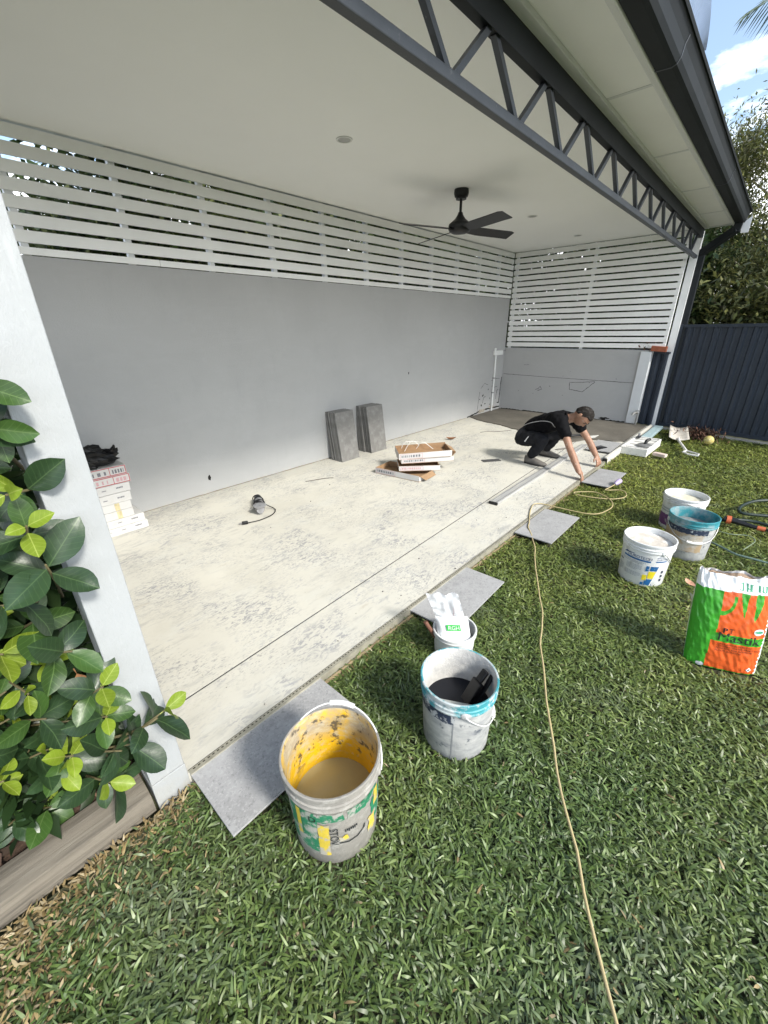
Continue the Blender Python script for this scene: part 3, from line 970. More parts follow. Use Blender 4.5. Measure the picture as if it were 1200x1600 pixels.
def handle(t, R, hs, h, dirn, fold, rt, grip=True, M=None, r=.0024):
    """wire bail: pivots at +-ang axis; fold = elevation of the bail (rad, 0 = hanging level forward, + up, - down)"""
    M = M or mat('zinc_wire', (.55, .55, .54), .35, metal=.7, bump=0)
    ang = dirn - math.pi / 2
    zp = hs + .012
    rr = R(hs) + .012
    ax = Vector((math.cos(ang), math.sin(ang), 0))
    fw = Vector((-math.sin(ang), math.cos(ang), 0))
    dirv = fw * math.cos(fold) + Vector((0, 0, 1)) * math.sin(fold)
    pts = []
    reach = rr * 1.06
    for i in range(25):
        a = math.pi * i / 24
        p = ax * rr * math.cos(a) + dirv * reach * math.sin(a)
        if fold < 0:          # hanging outside the shell
            rad = math.hypot(p.x, p.y)
            zz = zp + p.z
            need = R(max(0, min(zz, hs))) + .006
            if rad < need and rad > 1e-6:
                p.x *= need / rad
                p.y *= need / rad
        pts.append(p + Vector((0, 0, zp)))
    hb = MB().tube(pts, r, 6).build('bail', M, t, smooth='all')
    if grip:
        MB().tube(pts[10:15], .0085, 10).build('grip', mat('white_plastic', (.75, .75, .74), .4, .08, 30, .02), hb, smooth=True)
    for s_ in (1, -1):
        X = Matrix.Translation(ax * s_ * (R(hs) + .001) + Vector((0, 0, zp))) @ Vector((0, 0, 1)).rotation_difference(ax * s_).to_matrix().to_4x4()
        MB().lathe([(.017, -.004), (.017, .006), (.012, .010), (0, .011)], 14, X=X, cap0=False, cap1=False).build('ear', EAR['m'], t, smooth=True)
def wrap(R, off=.0012, a_mid=0.0):
    """maps (arc length, z) onto the shell"""
    def f(u, v, h=0):
        r = R(v) + off + h
        a = a_mid + u / r
        return (r * math.cos(a), r * math.sin(a), v)
    return f
def wrap_patch(mb, f, u0, u1, v0, v1, m=0, ragged=0.0, seed=0):
    n = max(2, int((u1 - u0) / .008))
    k = max(1, int((v1 - v0) / .02))
    vs = []
    for j in range(k + 1):
        for i in range(n + 1):
            u, v = u0 + (u1 - u0) * i / n, v0 + (v1 - v0) * j / k
            if ragged and j in (0, k):
                v += ragged * noise.noise(Vector((u * 60, seed, j)))
            if ragged and i in (0, n):
                u += ragged * noise.noise(Vector((v * 60, seed, i + 9)))
            vs.append(f(u, v))
    mb.add(vs, [(j * (n + 1) + i, j * (n + 1) + i + 1, (j + 1) * (n + 1) + i + 1, (j + 1) * (n + 1) + i) for j in range(k) for i in range(n)], m)
def wrap_poly(mb, f, pts, m=0):
    mb.add([f(u, v) for u, v in pts], [tuple(t) for t in tessellate_polygon([[Vector((u, v, 0)) for u, v in pts]])], m)
def wrap_text(mb, f, s, size, u, v, m=0, rot=0, h=.0006):
    """on the outside of a shell text reads with u increasing to the right (counter-clockwise seen from above)"""
    V, F, w = text2d(s, size)
    cs, sn = math.cos(rot), math.sin(rot)
    mb.add([f(u + x * cs - y * sn, v + x * sn + y * cs, h) for x, y in V], F, m)
    return w
def print_lines(mb, f, u0, u1, v, n, dv, hh, m=0, seed=1):
    rnd = random.Random(seed)
    for k in range(n):
        u = u0
        end = u1 - (rnd.uniform(.1, .5) * (u1 - u0) if k == n - 1 else 0)
        while u < end:
            w = rnd.uniform(.004, .012)
            wrap_patch(mb, lambda a, b, h=0: f(a, b, .0005), u, min(u + w, end), v - k * dv, v - k * dv + hh, m)
            u += w + .0025
DUST = dict(col=(.52, .51, .49), scale=9, lo=.42, hi=.66, amt=.85, detail=10)
M_pwhite = mat('bucket_white_plastic', (.66, .67, .67), .42, .06, 8, .06, 70, layers=[dict(col=(.42, .41, .38), scale=16, lo=.56, hi=.68, amt=.7), dict(col=(.10, .11, .14), scale=55, lo=.66, hi=.71, amt=.9)])
M_pgrey = mat('bucket_dirty_white', (.47, .47, .46), .6, .12, 6, .2, 60, layers=[dict(col=(.22, .23, .25), scale=8, lo=.46, hi=.66, amt=.8, stretch=(1, 1, 2.5)), dict(col=(.07, .085, .11), scale=20, lo=.60, hi=.68, amt=.9), dict(col=(.16, .17, .19), scale=14, lo=.35, hi=.6, amt=.85, axis=('Z', .07, .0))])
M_teal = mat('teal_plastic', (.05, .27, .31), .45, .12, 8, .1, 60, layers=[dict(col=(.50, .52, .52), scale=15, lo=.46, hi=.55, amt=.9), dict(col=(.03, .14, .17), scale=24, lo=.58, hi=.68, amt=.7)])
M_teal2 = mat('dark_teal_plastic', (.035, .23, .27), .45, .12, 8, .1, 60, layers=[dict(col=(.30, .34, .35), scale=9, lo=.46, hi=.60, amt=.8), dict(col=(.02, .10, .12), scale=20, lo=.55, hi=.68, amt=.6)])
M_cement = mat('dried_cement_crust', (.53, .52, .50), .85, .1, 12, .5, 60, layers=[dict(col=(.38, .38, .38), scale=14, lo=.5, hi=.66, amt=.7), dict(col=(.06, .32, .36), scale=7, lo=.60, hi=.64, amt=.85, axis=('Z', .17, .27))])
M_yin = mat('yellow_plastic_crusted', (.72, .44, .012), .5, .08, 6, .25, 50, layers=[
    dict(col=(.30, .28, .25), scale=10, lo=.36, hi=.54, amt=.85, axis=('Z', .20, .29)),
    dict(col=(.47, .42, .30), scale=22, lo=.50, hi=.62, amt=.8, axis=('Z', .12, .20), stretch=(1, 1, 2)),
    dict(col=(.07, .06, .05), scale=26, lo=.54, hi=.61, amt=.9, axis=('Z', .13, .18)),
    dict(col=(.55, .48, .36), scale=45, lo=.60, hi=.68, amt=.6)])
M_yout = mat('bucket_grey_crust', (.25, .238, .215), .75, .15, 10, .35, 50, layers=[dict(col=(.25, .235, .21), scale=8, lo=.48, hi=.66, amt=.7), dict(col=(.40, .39, .36), scale=20, lo=.52, hi=.66, amt=.6), dict(col=(.10, .095, .085), scale=30, lo=.62, hi=.70, amt=.8), dict(col=(.14, .13, .11), scale=14, lo=.3, hi=.6, amt=.8, axis=('Z', .07, .0))])
M_murky = mat('murky_water', (.36, .315, .175), .12, .06, 5, .0, spec=.5)
M_blackliq = mat('black_liquid', (.008, .009, .013), .3, .1, 5, .05, 20, spec=.25)
TOCAM = lambda x, y: math.atan2(-y, -x)

# yellow bucket of murky water
yb, R, hs = bucket('tall grey crusted bucket with yellow inside holding murky water', .523, .716, .158, .352, [M_yout], fill=(.115, M_murky, 'liquid'), inner=M_yin)
ac = TOCAM(.523, .716)
f = wrap(R, .0015, ac)
M_gprint = mat('worn_green_print', (.02, .17, .085), .6, .2, 10, .1, 50, layers=[dict(col=(.34, .33, .30), scale=28, lo=.50, hi=.57, amt=.95), dict(col=(.36, .35, .32), scale=9, lo=.50, hi=.60, amt=.9)])
M_yprint = mat('worn_yellow_print', (.55, .42, .05), .6, .15, 10, .1, 50, layers=[dict(col=(.34, .33, .30), scale=26, lo=.49, hi=.57, amt=.95)])
M_ink = mat('black_ink', (.02, .022, .025), .6, .1, 30, 0)
mb = MB()
wrap_patch(mb, f, -.165, -.060, .07, .275, 0, .012, 1)
wrap_patch(mb, wrap(R, .0018, ac), -.060, .02, .235, .276, 0, .012, 2)
wrap_patch(mb, wrap(R, .0018, ac), .03, .15, .235, .275, 0, .010, 3)
wrap_patch(mb, wrap(R, .0018, ac), .12, .19, .10, .225, 0, .014, 4)
lb = mb.build('label', M_gprint, yb)
mb = MB()
wrap_patch(mb, wrap(R, .0024, ac), -.062, -.028, .06, .222, 0, .004, 5)
wrap_patch(mb, wrap(R, .0024, ac), -.135, -.118, .13, .27, 0, .003, 6)
wrap_patch(mb, wrap(R, .0024, ac), .10, .135, .075, .15, 0, .012, 7)
wrap_patch(mb, wrap(R, .0024, ac), .135, .16, .175, .255, 0, .008, 8)
wrap_patch(mb, wrap(R, .0024, ac), .0, .03, .13, .155, 0, .012, 9)
kind(mb.build('label_flecks', M_yprint, yb), 'stuff')
mb = MB()
wrap_text(mb, wrap(R, .003, ac), 'STOV', .036, -.026, .205, rot=-math.pi / 2)
wrap_text(mb, wrap(R, .003, ac), 'D', .036, -.09, .232)
wrap_poly(mb, wrap(R, .003, ac), [(.0, .12), (.03, .112), (.06, .115), (.085, .13), (.09, .15), (.086, .15), (.08, .133), (.058, .12), (.03, .117), (.0, .125)])
for k in range(7):
    wrap_patch(mb, wrap(R, .003, ac), .02 + .006 * k, .0235 + .006 * k, .172 + .003 * math.sin(k * 2.4), .186)
kind(mb.build('lettering', M_ink, yb), 'stuff')
handle(yb, R, hs, .352, ac + math.pi - .40, .60, .158, M=mat('white_wire', (.66, .66, .65), .4, bump=0), r=.0028)

# teal rimmed bucket of black liquid
tb, R, hs = bucket('dirty white bucket with flaking teal rim holding black liquid and a brush', 1.075, .592, .151, .318, [M_pgrey], fill=(.165, M_blackliq, 'liquid'), inner=M_cement, skirt_mat=M_teal)
ac = TOCAM(1.075, .592)
mb = MB()
wrap_patch(mb, wrap(R, .0015, ac), -.30, -.005, .205, .252, 0, .012, 2)
mb.build('label', mat('navy_worn_print', (.02, .03, .06), .6, .2, 12, .1, 40, layers=[dict(col=(.45, .46, .47), scale=26, lo=.50, hi=.57, amt=.95)]), tb)
mb = MB()
wrap_patch(mb, wrap(R, .0012, ac), -.01, -.006, .01, .25)
mb.build('label_edge', mat('label_edge_grey', (.22, .23, .24), .6), tb)
handle(tb, R, hs, .318, -.84, -.85 , .151, M=mat('white_wire', (.66, .66, .65), .4, bump=0))
# brush and trowel resting in it
br = thing('brush', 'black handled brush standing in the black liquid of the teal rimmed bucket', 'brush', (1.12, .60, .12), (0, 0, 0))
MB().bar((1.10, .575, .10), (1.155, .548, .205), .052, .022).build('bristle_head', M_black, br, world=True, bevel=.004)
MB().bar((1.155, .548, .205), (1.185, .535, .245), .030, .016).build('handle', M_black, br, world=True, bevel=.004)
MB().bar((1.12, .535, .11), (1.188, .508, .235), .018, .012).build('side_bar', M_black, br, world=True, bevel=.003)
tw = thing('trowel', 'pale grey crusted trowel blade leaning inside the teal rimmed bucket', 'trowel', (1.0, .54, .14))
M_bladeg = mat('crusted_blade', (.38, .39, .37), .6, .15, 20, .2, 60, metal=.2)
vs = [(.975, .62, .175), (.995, .66, .170), (1.085, .525, .150), (1.045, .495, .155), (.975, .62, .171), (.995, .66, .166), (1.085, .525, .146), (1.045, .495, .151)]
MB().add(vs, [(0, 1, 2, 3), (7, 6, 5, 4), (0, 4, 5, 1), (1, 5, 6, 2), (2, 6, 7, 3), (3, 7, 4, 0)]).build('blade', M_bladeg, tw, world=True)
MB().bar((.99, .635, .176), (1.02, .59, .168), .012, .008).build('tang', M_bladeg, tw, world=True)

# small white bucket with odds and ends
sb, R, hs = bucket('small white bucket with a clear bag of white powder and tools in it', 1.479, .863, .112, .165, [M_pwhite], fill=(.05, M_cement, 'dried_residue'), rb=.098, base=-.10 + .035, double=False)
bg_ = thing('powder_bag', 'clear plastic bag of white powder with green label in the small bucket', 'bag', (1.46, .86, .05))
def pillow(mb, c, ux, uy, un, a, b, th, n=14, m=14, fn=None, mat_i=0):
    """closed cushion: front and back grids meeting at the rim"""
    c, ux, uy, un = Vector(c), Vector(ux), Vector(uy), Vector(un)
    for sgn in (1, -1):
        vs = []
        for j in range(m + 1):
            for i in range(n + 1):
                u, v = -1 + 2 * i / n, -1 + 2 * j / m
                t = th * max(0, (1 - abs(u) ** 3.2)) ** .55 * max(0, (1 - abs(v) ** 3.2)) ** .5
                p = c + ux * (a * u) + uy * (b * v)
                w = noise.noise(Vector((u * 2.3, v * 2.3, sgn * 3 + c.x * 7)))
                if fn:
                    t, p = fn(u, v, t, p, sgn)
                vs.append(p + un * sgn * (t * (1 + .18 * w)))
        mb.add(vs, [(j * (n + 1) + i, j * (n + 1) + i + 1, (j + 1) * (n + 1) + i + 1, (j + 1) * (n + 1) + i) for j in range(m) for i in range(n)], mat_i)
    return mb
ux = Vector((.62, -.78, 0))
uy = Vector((.18, .30, .70)).normalized()
un = ux.cross(uy).normalized()
if un.x > 0: un = -un
M_powder = mat('white_powder_bag', (.80, .81, .82), .3, .04, 20, .15, 40, coat=.3)
pillow(MB(), (1.45, .85, .09), ux, uy, un, .082, .085, .035).build('filled_body', M_powder, bg_, world=True, smooth='all')
M_clear = mat('clear_plastic', (.66, .68, .70), .25, .12, 14, .25, 30, alpha=.42, spec=.6)
def crump(u, v, t, p, s_):
    p = p - ux * .016 * (v + 1) + ux * u * .010 * (v + 1) + uy * .007 * noise.noise(Vector((u * 2.1, 4, 1))) * (v + 1)
    return t * .6 + .004 * noise.noise(Vector((u * 2.5, v * 3, s_))), p + Vector((0, 0, 0)) + ux * (.10 * u * -.25 * (v + 1)) * .15 + un * .02 * noise.noise(Vector((u * 3, v * 3, 9)))
pillow(MB(), Vector((1.45, .85, .09)) + uy * .125, ux, uy, un, .070, .075, .012, fn=crump).build('plastic_top', M_clear, bg_, world=True, smooth='all')
mb = MB()
cl_ = Vector((1.45, .85, .09)) + uy * .035 + un * .038
mb.add([cl_ + ux * a * .035 + uy * b * .015 for a, b in ((-1, -1), (1, -1), (1, 1), (-1, 1))], [(0, 1, 2, 3)])
lab = mb.build('green_label', mat('green_label', (.03, .42, .06), .5), bg_, world=True)
mb = MB()
V, F, w = text2d('RGH', .028)
mb.add([cl_ + ux * (x - w / 2) + uy * (y - .010) + un * .0012 for x, y in V], F)
mb.build('lettering', mat('white_ink', (.75, .77, .75), .6), lab, world=True)
MB().tube(jitter_path([(1.43, .915, .0), (1.40, .945, .07), (1.375, .975, .14)], .02, .002), .011, 10).build('scraper_handle', mat('brown_wood_handle', (.16, .075, .05), .6, .2, 20, .1, 60, stretch=(4, 4, .5)), thing_ := thing('scraper', 'brown handled scraper standing at the left of the small white bucket', 'scraper', (1.40, .955, -.03)), world=True, smooth=True)
MB().bar((1.445, .90, -.03), (1.43, .914, .0), .04, .002).build('blade', M_bladeg, thing_, world=True)
o = MB().tube([(1.525, .905, .0), (1.535, .91, .12), (1.537, .912, .16)], .004, 8).build('pencil', mat('red_pencil', (.25, .03, .025), .5))
tag(o, 'thin red pencil sticking up behind the powder bag', 'pencil')
sc_ = thing('clamp', 'black plastic clamp at the right of the small white bucket', 'clamp', (1.52, .80, .03))
MB().bar((1.46, .775, .06), (1.53, .825, .085), .03, .022).build('jaw', M_black, sc_, world=True, bevel=.006)
MB().lathe([(0, -.01), (.024, -.01), (.026, 0), (.024, .01), (0, .01)], 16, X=Matrix.Translation((1.54, .855, .095)) @ Matrix.Rotation(.6, 4, 'X'), cap0=False, cap1=False).build('knob', M_black, sc_, world=True, smooth=True)

# white bucket with blue and yellow print
db, R, hs = bucket('white bucket with blue lettering and yellow squares, dried residue inside', 2.885, .298, .150, .305, [M_pwhite], fill=(.268, mat('residue_cream', (.55, .50, .44), .8, .15, 14, .4, 40, layers=[dict(col=(.70, .69, .67), scale=10, lo=.5, hi=.6, amt=.8), dict(col=(.33, .25, .18), scale=14, lo=.6, hi=.7, amt=.6)]), 'dried_residue'))
ac = TOCAM(2.885, .298)
M_blue = mat('blue_print', (.012, .10, .27), .5, .08, 20, 0, layers=[dict(col=(.6, .62, .63), scale=50, lo=.64, hi=.68, amt=.8)])
M_navy = mat('navy_print', (.015, .05, .16), .5, .08, 20, 0)
M_yel = mat('yellow_print', (.62, .52, .02), .5, .08, 20, 0)
M_lg = mat('grey_print', (.33, .36, .40), .6, .05, 20, 0)
f = wrap(R, .0015, ac)
mb = MB()
wrap_text(mb, f, 'DUROTECH', .027, -.102, .198)
wrap_poly(mb, f, [(-.135, .208), (-.118, .222), (-.095, .220), (-.06, .224), (-.06, .220), (-.1, .214), (-.12, .209)])
wrap_text(mb, f, 'DUROTECH', .015, .070, .205)
wrap_poly(mb, f, [(.066, .220), (.085, .228), (.12, .224), (.145, .222), (.145, .219), (.11, .219), (.085, .221)])
kind(mb.build('lettering', M_navy, db), 'stuff')
mb = MB()
wrap_patch(mb, f, -.13, .04, .183, .194)
wrap_patch(mb, f, .068, .14, .190, .198)
wrap_patch(mb, f, .022, .040, .120, .158)
wrap_patch(mb, f, .047, .092, .125, .158)
wrap_patch(mb, f, .030, .075, .016, .062)
wrap_patch(mb, f, .010, .026, .016, .036)
wrap_patch(mb, f, -.205, -.19, .05, .10)
mb.build('blue_panel', M_blue, db)
mb = MB()
wrap_patch(mb, f, .042, .084, .068, .120)
wrap_patch(mb, f, .012, .037, .052, .092)
wrap_patch(mb, f, -.205, -.185, .115, .16)
mb.build('yellow_panel', M_yel, db)
mb = MB()
wrap_poly(mb, wrap(R, .0022, ac), [(.094, .160), (.100, .160), (.092, .11), (.080, .062), (.070, .016), (.062, .016), (.075, .07)])
mb.build('white_arc', M_pwhite, db)
mb = MB()
print_lines(mb, f, -.135, .015, .170, 2, .009, .004, 0, 3)
print_lines(mb, f, -.095, .0, .145, 5, .008, .0035, 0, 4)
print_lines(mb, f, -.095, .0, .092, 4, .008, .0035, 0, 5)
print_lines(mb, f, -.165, -.115, .115, 6, .009, .0035, 0, 6)
kind(mb.build('small_print', M_lg, db), 'stuff')
mb = MB()
for v_ in (.105, .075, .045):
    wrap_patch(mb, f, .120, .136, v_, v_ + .020)
print_lines(mb, f, -.163, -.125, .143, 1, .01, .009, 0, 8)
kind(mb.build('symbol', mat('dark_symbol', (.03, .04, .07), .6), db), 'stuff')
handle(db, R, hs, .305, -.75, -.8, .150, grip=True)

# teal bucket on the right
t2, R, hs = bucket('dark teal rimmed bucket with brown label, right of the blue lettered bucket', 3.446, .136, .152, .315, [M_pgrey], fill=(.235, mat('grey_residue', (.21, .215, .215), .8, .2, 12, .3, 40, layers=[dict(col=(.12, .17, .18), scale=8, lo=.5, hi=.65, amt=.7)]), 'dried_residue'), inner=M_teal2, skirt_mat=M_teal2)
ac = TOCAM(3.446, .136)
f = wrap(R, .0013, ac)
mb = MB()
wrap_patch(mb, f, -.22, .10, .075, .215, 0, .01, 4)
mb.build('label', mat('tan_worn_label', (.36, .27, .17), .65, .2, 8, .1, 40, layers=[dict(col=(.46, .45, .43), scale=9, lo=.48, hi=.62, amt=.9), dict(col=(.2, .15, .1), scale=20, lo=.58, hi=.68, amt=.6)]), t2)
mb = MB()
wrap_patch(mb, wrap(R, .002, ac), -.24, .12, .212, .250, 0, .008, 5)
mb.build('label_band', mat('navy_flecked_band', (.02, .03, .06), .6, .2, 10, 0, layers=[dict(col=(.45, .48, .5), scale=60, lo=.57, hi=.62, amt=.95)]), t2)
mb = MB()
wrap_text(mb, wrap(R, .0022, ac), 'Davco', .034, -.03, .160)
mb.build('lettering', mat('cream_ink', (.6, .56, .48), .6), t2)
handle(t2, R, hs, .315, ac + .35, -.75, .152)

# pale bucket behind
b2, R, hs = bucket('cream white bucket with purple label, behind the dark teal one', 3.93, .245, .155, .290, [M_pwhite], fill=(.245, mat('residue_cream2', (.56, .53, .42), .8, .12, 12, .4, 40, layers=[dict(col=(.70, .68, .60), scale=8, lo=.5, hi=.62, amt=.7), dict(col=(.40, .38, .33), scale=14, lo=.58, hi=.68, amt=.7)]), 'dried_residue'))
ac = TOCAM(3.93, .245)
mb = MB()
wrap_patch(mb, wrap(R, .0014, ac), -.20, -.075, .035, .13, 0, .008, 3)
mb.build('label', mat('purple_worn_label', (.13, .045, .16), .6, .2, 10, .05, 40, layers=[dict(col=(.4, .38, .4), scale=16, lo=.55, hi=.64, amt=.8)]), b2)
mb = MB()
print_lines(mb, wrap(R, .0014, ac), -.20, -.06, .175, 2, .022, .012, 0, 12)
kind(mb.build('small_print', M_lg, b2), 'stuff')
handle(b2, R, hs, .290, 2.35, .22, .155, grip=False)

# ------------------------------------------------------------------ bag of tile adhesive
gb = thing('adhesive_bag', 'green and orange bag of tile adhesive standing torn open on the grass', 'bag', (2.24, -.18, -.045))
B0 = Vector((2.245, -.185, -.045))
bu = Vector((.345, -.939, 0)).normalized()       # to the right along the face
bn = Vector((-.939, -.345, 0)).normalized()      # out of the front face
bw, bh, bd = .145, .492, .062
M_bag = [mat('bag_green', (.045, .30, .025), .32, .08, 10, .25, 18, coat=.2), mat('bag_orange', (.66, .105, .022), .32, .06, 10, .25, 18, coat=.2),
         mat('bag_white', (.76, .77, .78), .4, .04, 10, .3, 18), mat('bag_paper_inside', (.25, .16, .10), .8), mat('bag_teal', (.07, .30, .18), .5), mat('bag_black', (.015, .015, .015), .5)]
def bag_surf(s_, v, h=0.0):
    """s_: signed position across the front, -1..1 is the front face; |s_|>1 wraps round the gussets and the back"""
    belly = math.sin(min(1, max(0, v)) * math.pi) ** .6
    d_ = bd * (.55 + .45 * belly) * (1 if v < .86 else 1 - (v - .86) * 2.2)
    # s_ runs -1..1 over the front and 1..3 over the back
    ss = s_ if s_ <= 1 else 2 - s_
    q = math.sin(max(-1, min(1, ss)) * math.pi / 2)
    X_ = bw * q
    N_ = d_ * max(0.0, 1 - abs(q) ** 3.4) ** .5 * (1 if s_ <= 1 else -1)
    wr = .004 * noise.noise(Vector((s_ * 6, v * 9, 2))) + .0035 * noise.noise(Vector((s_ * 14 + v * 8, v * 16, 5)))
    if v > .84:
        wr += .010 * (v - .84) / .16 * noise.noise(Vector((s_ * 9, v * 7, 8)))
    lean = Vector((.035, .055, 0)) * v
    zz = v * bh
    if v > .97:
        zz += .018 * noise.noise(Vector((s_ * 3.4, 0, 4)))
    return B0 + lean + bu * X_ * (1 + .03 * belly) + bn * (N_ + wr + h) + Vector((0, 0, zz))
NU, NV = 300, 150
def bag_mat(s_, v):
    # front print, u 0 = left silhouette of the face, 1 = right white strip
    u = math.sin((s_ if s_ <= 1 else 2 - s_) * math.pi / 2) * .5 + .5
    if s_ > 1 or u > .955 + .012 * math.sin(v * 140):
        return 2
    if v > .865 + .02 * (u - .5):
        if .50 < u < .98 and .885 + .03 * (u - .5) < v < .955 and (math.sin(u * 95 + 2 * math.sin(u * 31)) > .1 or abs(math.sin(v * 55 + u * 20)) < .22 and math.sin(u * 40) > -.2) :
            return 4
        return 2
    lo_l = .27 - .05 * (.3 - v)
    if .02 < v < .345 and u > lo_l:
        return 1
    if .43 < v:
        left = .32 + .02 * (v - .43)
        if u > left:
            # leaf shapes of green reaching down from the top
            def leaf(cx, half, tip, curve):
                if v < tip: return False
                t = (v - tip) / (.88 - tip)
                x = cx + curve * (1 - t) ** 1.5
                return abs(u - x) < half * (t ** .75)
            if leaf(.80, .065, .60, -.04) and not leaf(.865, .03, .70, 0): return 0
            if leaf(.60, .055, .63, .03): return 0
            # hooked stem on the left
            rr_ = math.hypot((u - .34) / .16, (v - .80) / .17)
            if .80 < rr_ < 1.05 and v < .83 and u > .30: return 0
            if u < .32 + .16 * max(0, (v - .62)) and v > .62 and not (rr_ < .8): return 0
            return 1
    return 0
vs, fs, ms = [], [], []
for j in range(NV + 1):
    for i in range(NU):
        vs.append(bag_surf(-1 + 4 * i / NU, j / NV))
for j in range(NV):
    for i in range(NU):
        i2 = (i + 1) % NU
        fs.append((j * NU + i, j * NU + i2, (j + 1) * NU + i2, (j + 1) * NU + i))
        ms.append(bag_mat(-1 + 4 * (i + .5) / NU, (j + .5) / NV))
mb = MB().add(vs, fs, ms)
mb.add([vs[i] for i in range(NU)], [tuple(range(NU))], 0)
tb_ = MB()
bd_o = mb.build('sack', M_bag, gb, world=True, smooth='all')
cen = sum((Vector(vs[(NV - 5) * NU + i]) for i in range(NU)), Vector()) / NU
ring = [Vector(vs[(NV - 4) * NU + i]) for i in range(NU)]
ring = [cen + (p - cen) * .93 for p in ring]
MB().add([tuple(cen - Vector((0, 0, .02)))] + [tuple(p) for p in ring], [(0, 1 + i, 1 + (i + 1) % NU) for i in range(NU)]).build('powder', mat('grey_powder', (.30, .22, .16), .9, .2, 20, .3, 50), gb, world=True, smooth='all')
def bag_text(mb, s, size, u, v, bold=False):
    V, F, w = text2d(s, size)
    def inv(uu):                    # print coordinate -> surface parameter
        return math.asin(max(-.999, min(.999, (uu - .5) * 2))) / (math.pi / 2)
    mb.add([bag_surf(inv(u + x / (2 * bw)), v + y / bh, .0022) for x, y in V], F)
    if bold:
        mb.add([bag_surf(inv(u + .006 + x / (2 * bw)), v + y / bh, .0024) for x, y in V], F)
mb = MB()
bag_text(mb, 'P', .036, .39, .452, True)
bag_text(mb, 'T', .033, .475, .455)
bag_text(mb, 'Mastik', .062, .34, .366)
kind(mb.build('lettering', M_bag[5], gb, world=True), 'stuff')
mb = MB()
for k, s in enumerate(('WALL AND FLOOR TILE', 'ADHESIVE WATER BASED TILE CEMENT', 'ADHESIVE FOR INTERIOR', 'FLOOR ADHESIVE')):
    bag_text(mb, s,   .0125, .35, .318 - .026 * k)
kind(mb.build('small_print', M_bag[5], gb, world=True), 'stuff')
def bag_disc(u, v, ru, rv, m, name, h=.002, n=20, sq=False):
    V = []
    for k in range(n):
        t = 2 * math.pi * k / n
        c, s = math.cos(t), math.sin(t)
        if sq:
            q = abs(c) + abs(s)
            c, s = c / q, s / q
        V.append((c * ru, s * rv))
    def inv(uu):
        return math.asin(max(-.999, min(.999, (uu - .5) * 2))) / (math.pi / 2)
    return MB().add([bag_surf(inv(u + x), v + y, h) for x, y in V], [tuple(range(n))]).build(name, m, gb, world=True, fixn=False)
bag_disc(.86, .505, .068, .036, M_bag[2], 'badge')
bag_disc(.86, .505, .058, .017, M_bag[4], 'badge_band', .0028)
bag_disc(.20, .035, .055, .026, M_bag[2], 'badge')
bag_disc(.86, .075, .040, .026, M_bag[2], 'hazard_diamond', sq=True)
bag_disc(.86, .075, .018, .012, M_bag[5], 'hazard_symbol', .0028, sq=True)

# ------------------------------------------------------------------ stack of tile boxes with the black bag
M_card = mat('white_carton', (.52, .515, .505), .7, .05, 5, .05, 50, layers=[dict(col=(.44, .42, .37), scale=5, lo=.60, hi=.72, amt=.6)])
M_brown = mat('brown_cardboard', (.30, .19, .105), .85, .1, 10, .12, 60, stretch=(1, 1, 6), layers=[dict(col=(.22, .135, .075), scale=12, lo=.52, hi=.7, amt=.5)])
M_red = mat('red_print', (.42, .04, .06), .6, .05, 10, 0)
M_pinkp = mat('pink_print', (.50, .30, .32), .6, .08, 20, 0)
M_inkg = mat('grey_ink', (.16, .16, .18), .7, .1, 20, 0)
def flat_print(mb, f, u0, u1, v0, v1, rnd, gap=.25):
    """a run of small print marks on a flat face; f maps (u,v)"""
    u = u0
    while u < u1:
        w = rnd.uniform(.25, .9) * (v1 - v0)
        a, b = u, min(u + w, u1)
        mb.add([f(a, v0), f(b, v0), f(b, v1), f(a, v1)], [(0, 1, 2, 3)])
        u += w + gap * (v1 - v0)
stack_z = [(.0, .066, .34, .985), (.067, .134, .325, .972), (.135, .202, .29, .905), (.203, .268, .29, .903), (.269, .345, .285, .918), (.346, .415, .29, .930), (.416, .486, .30, .948), (.487, .560, .29, .935)]
rnd = random.Random(5)
ords = ['lowest', 'second', 'third', 'fourth', 'fifth', 'sixth', 'seventh', 'topmost']
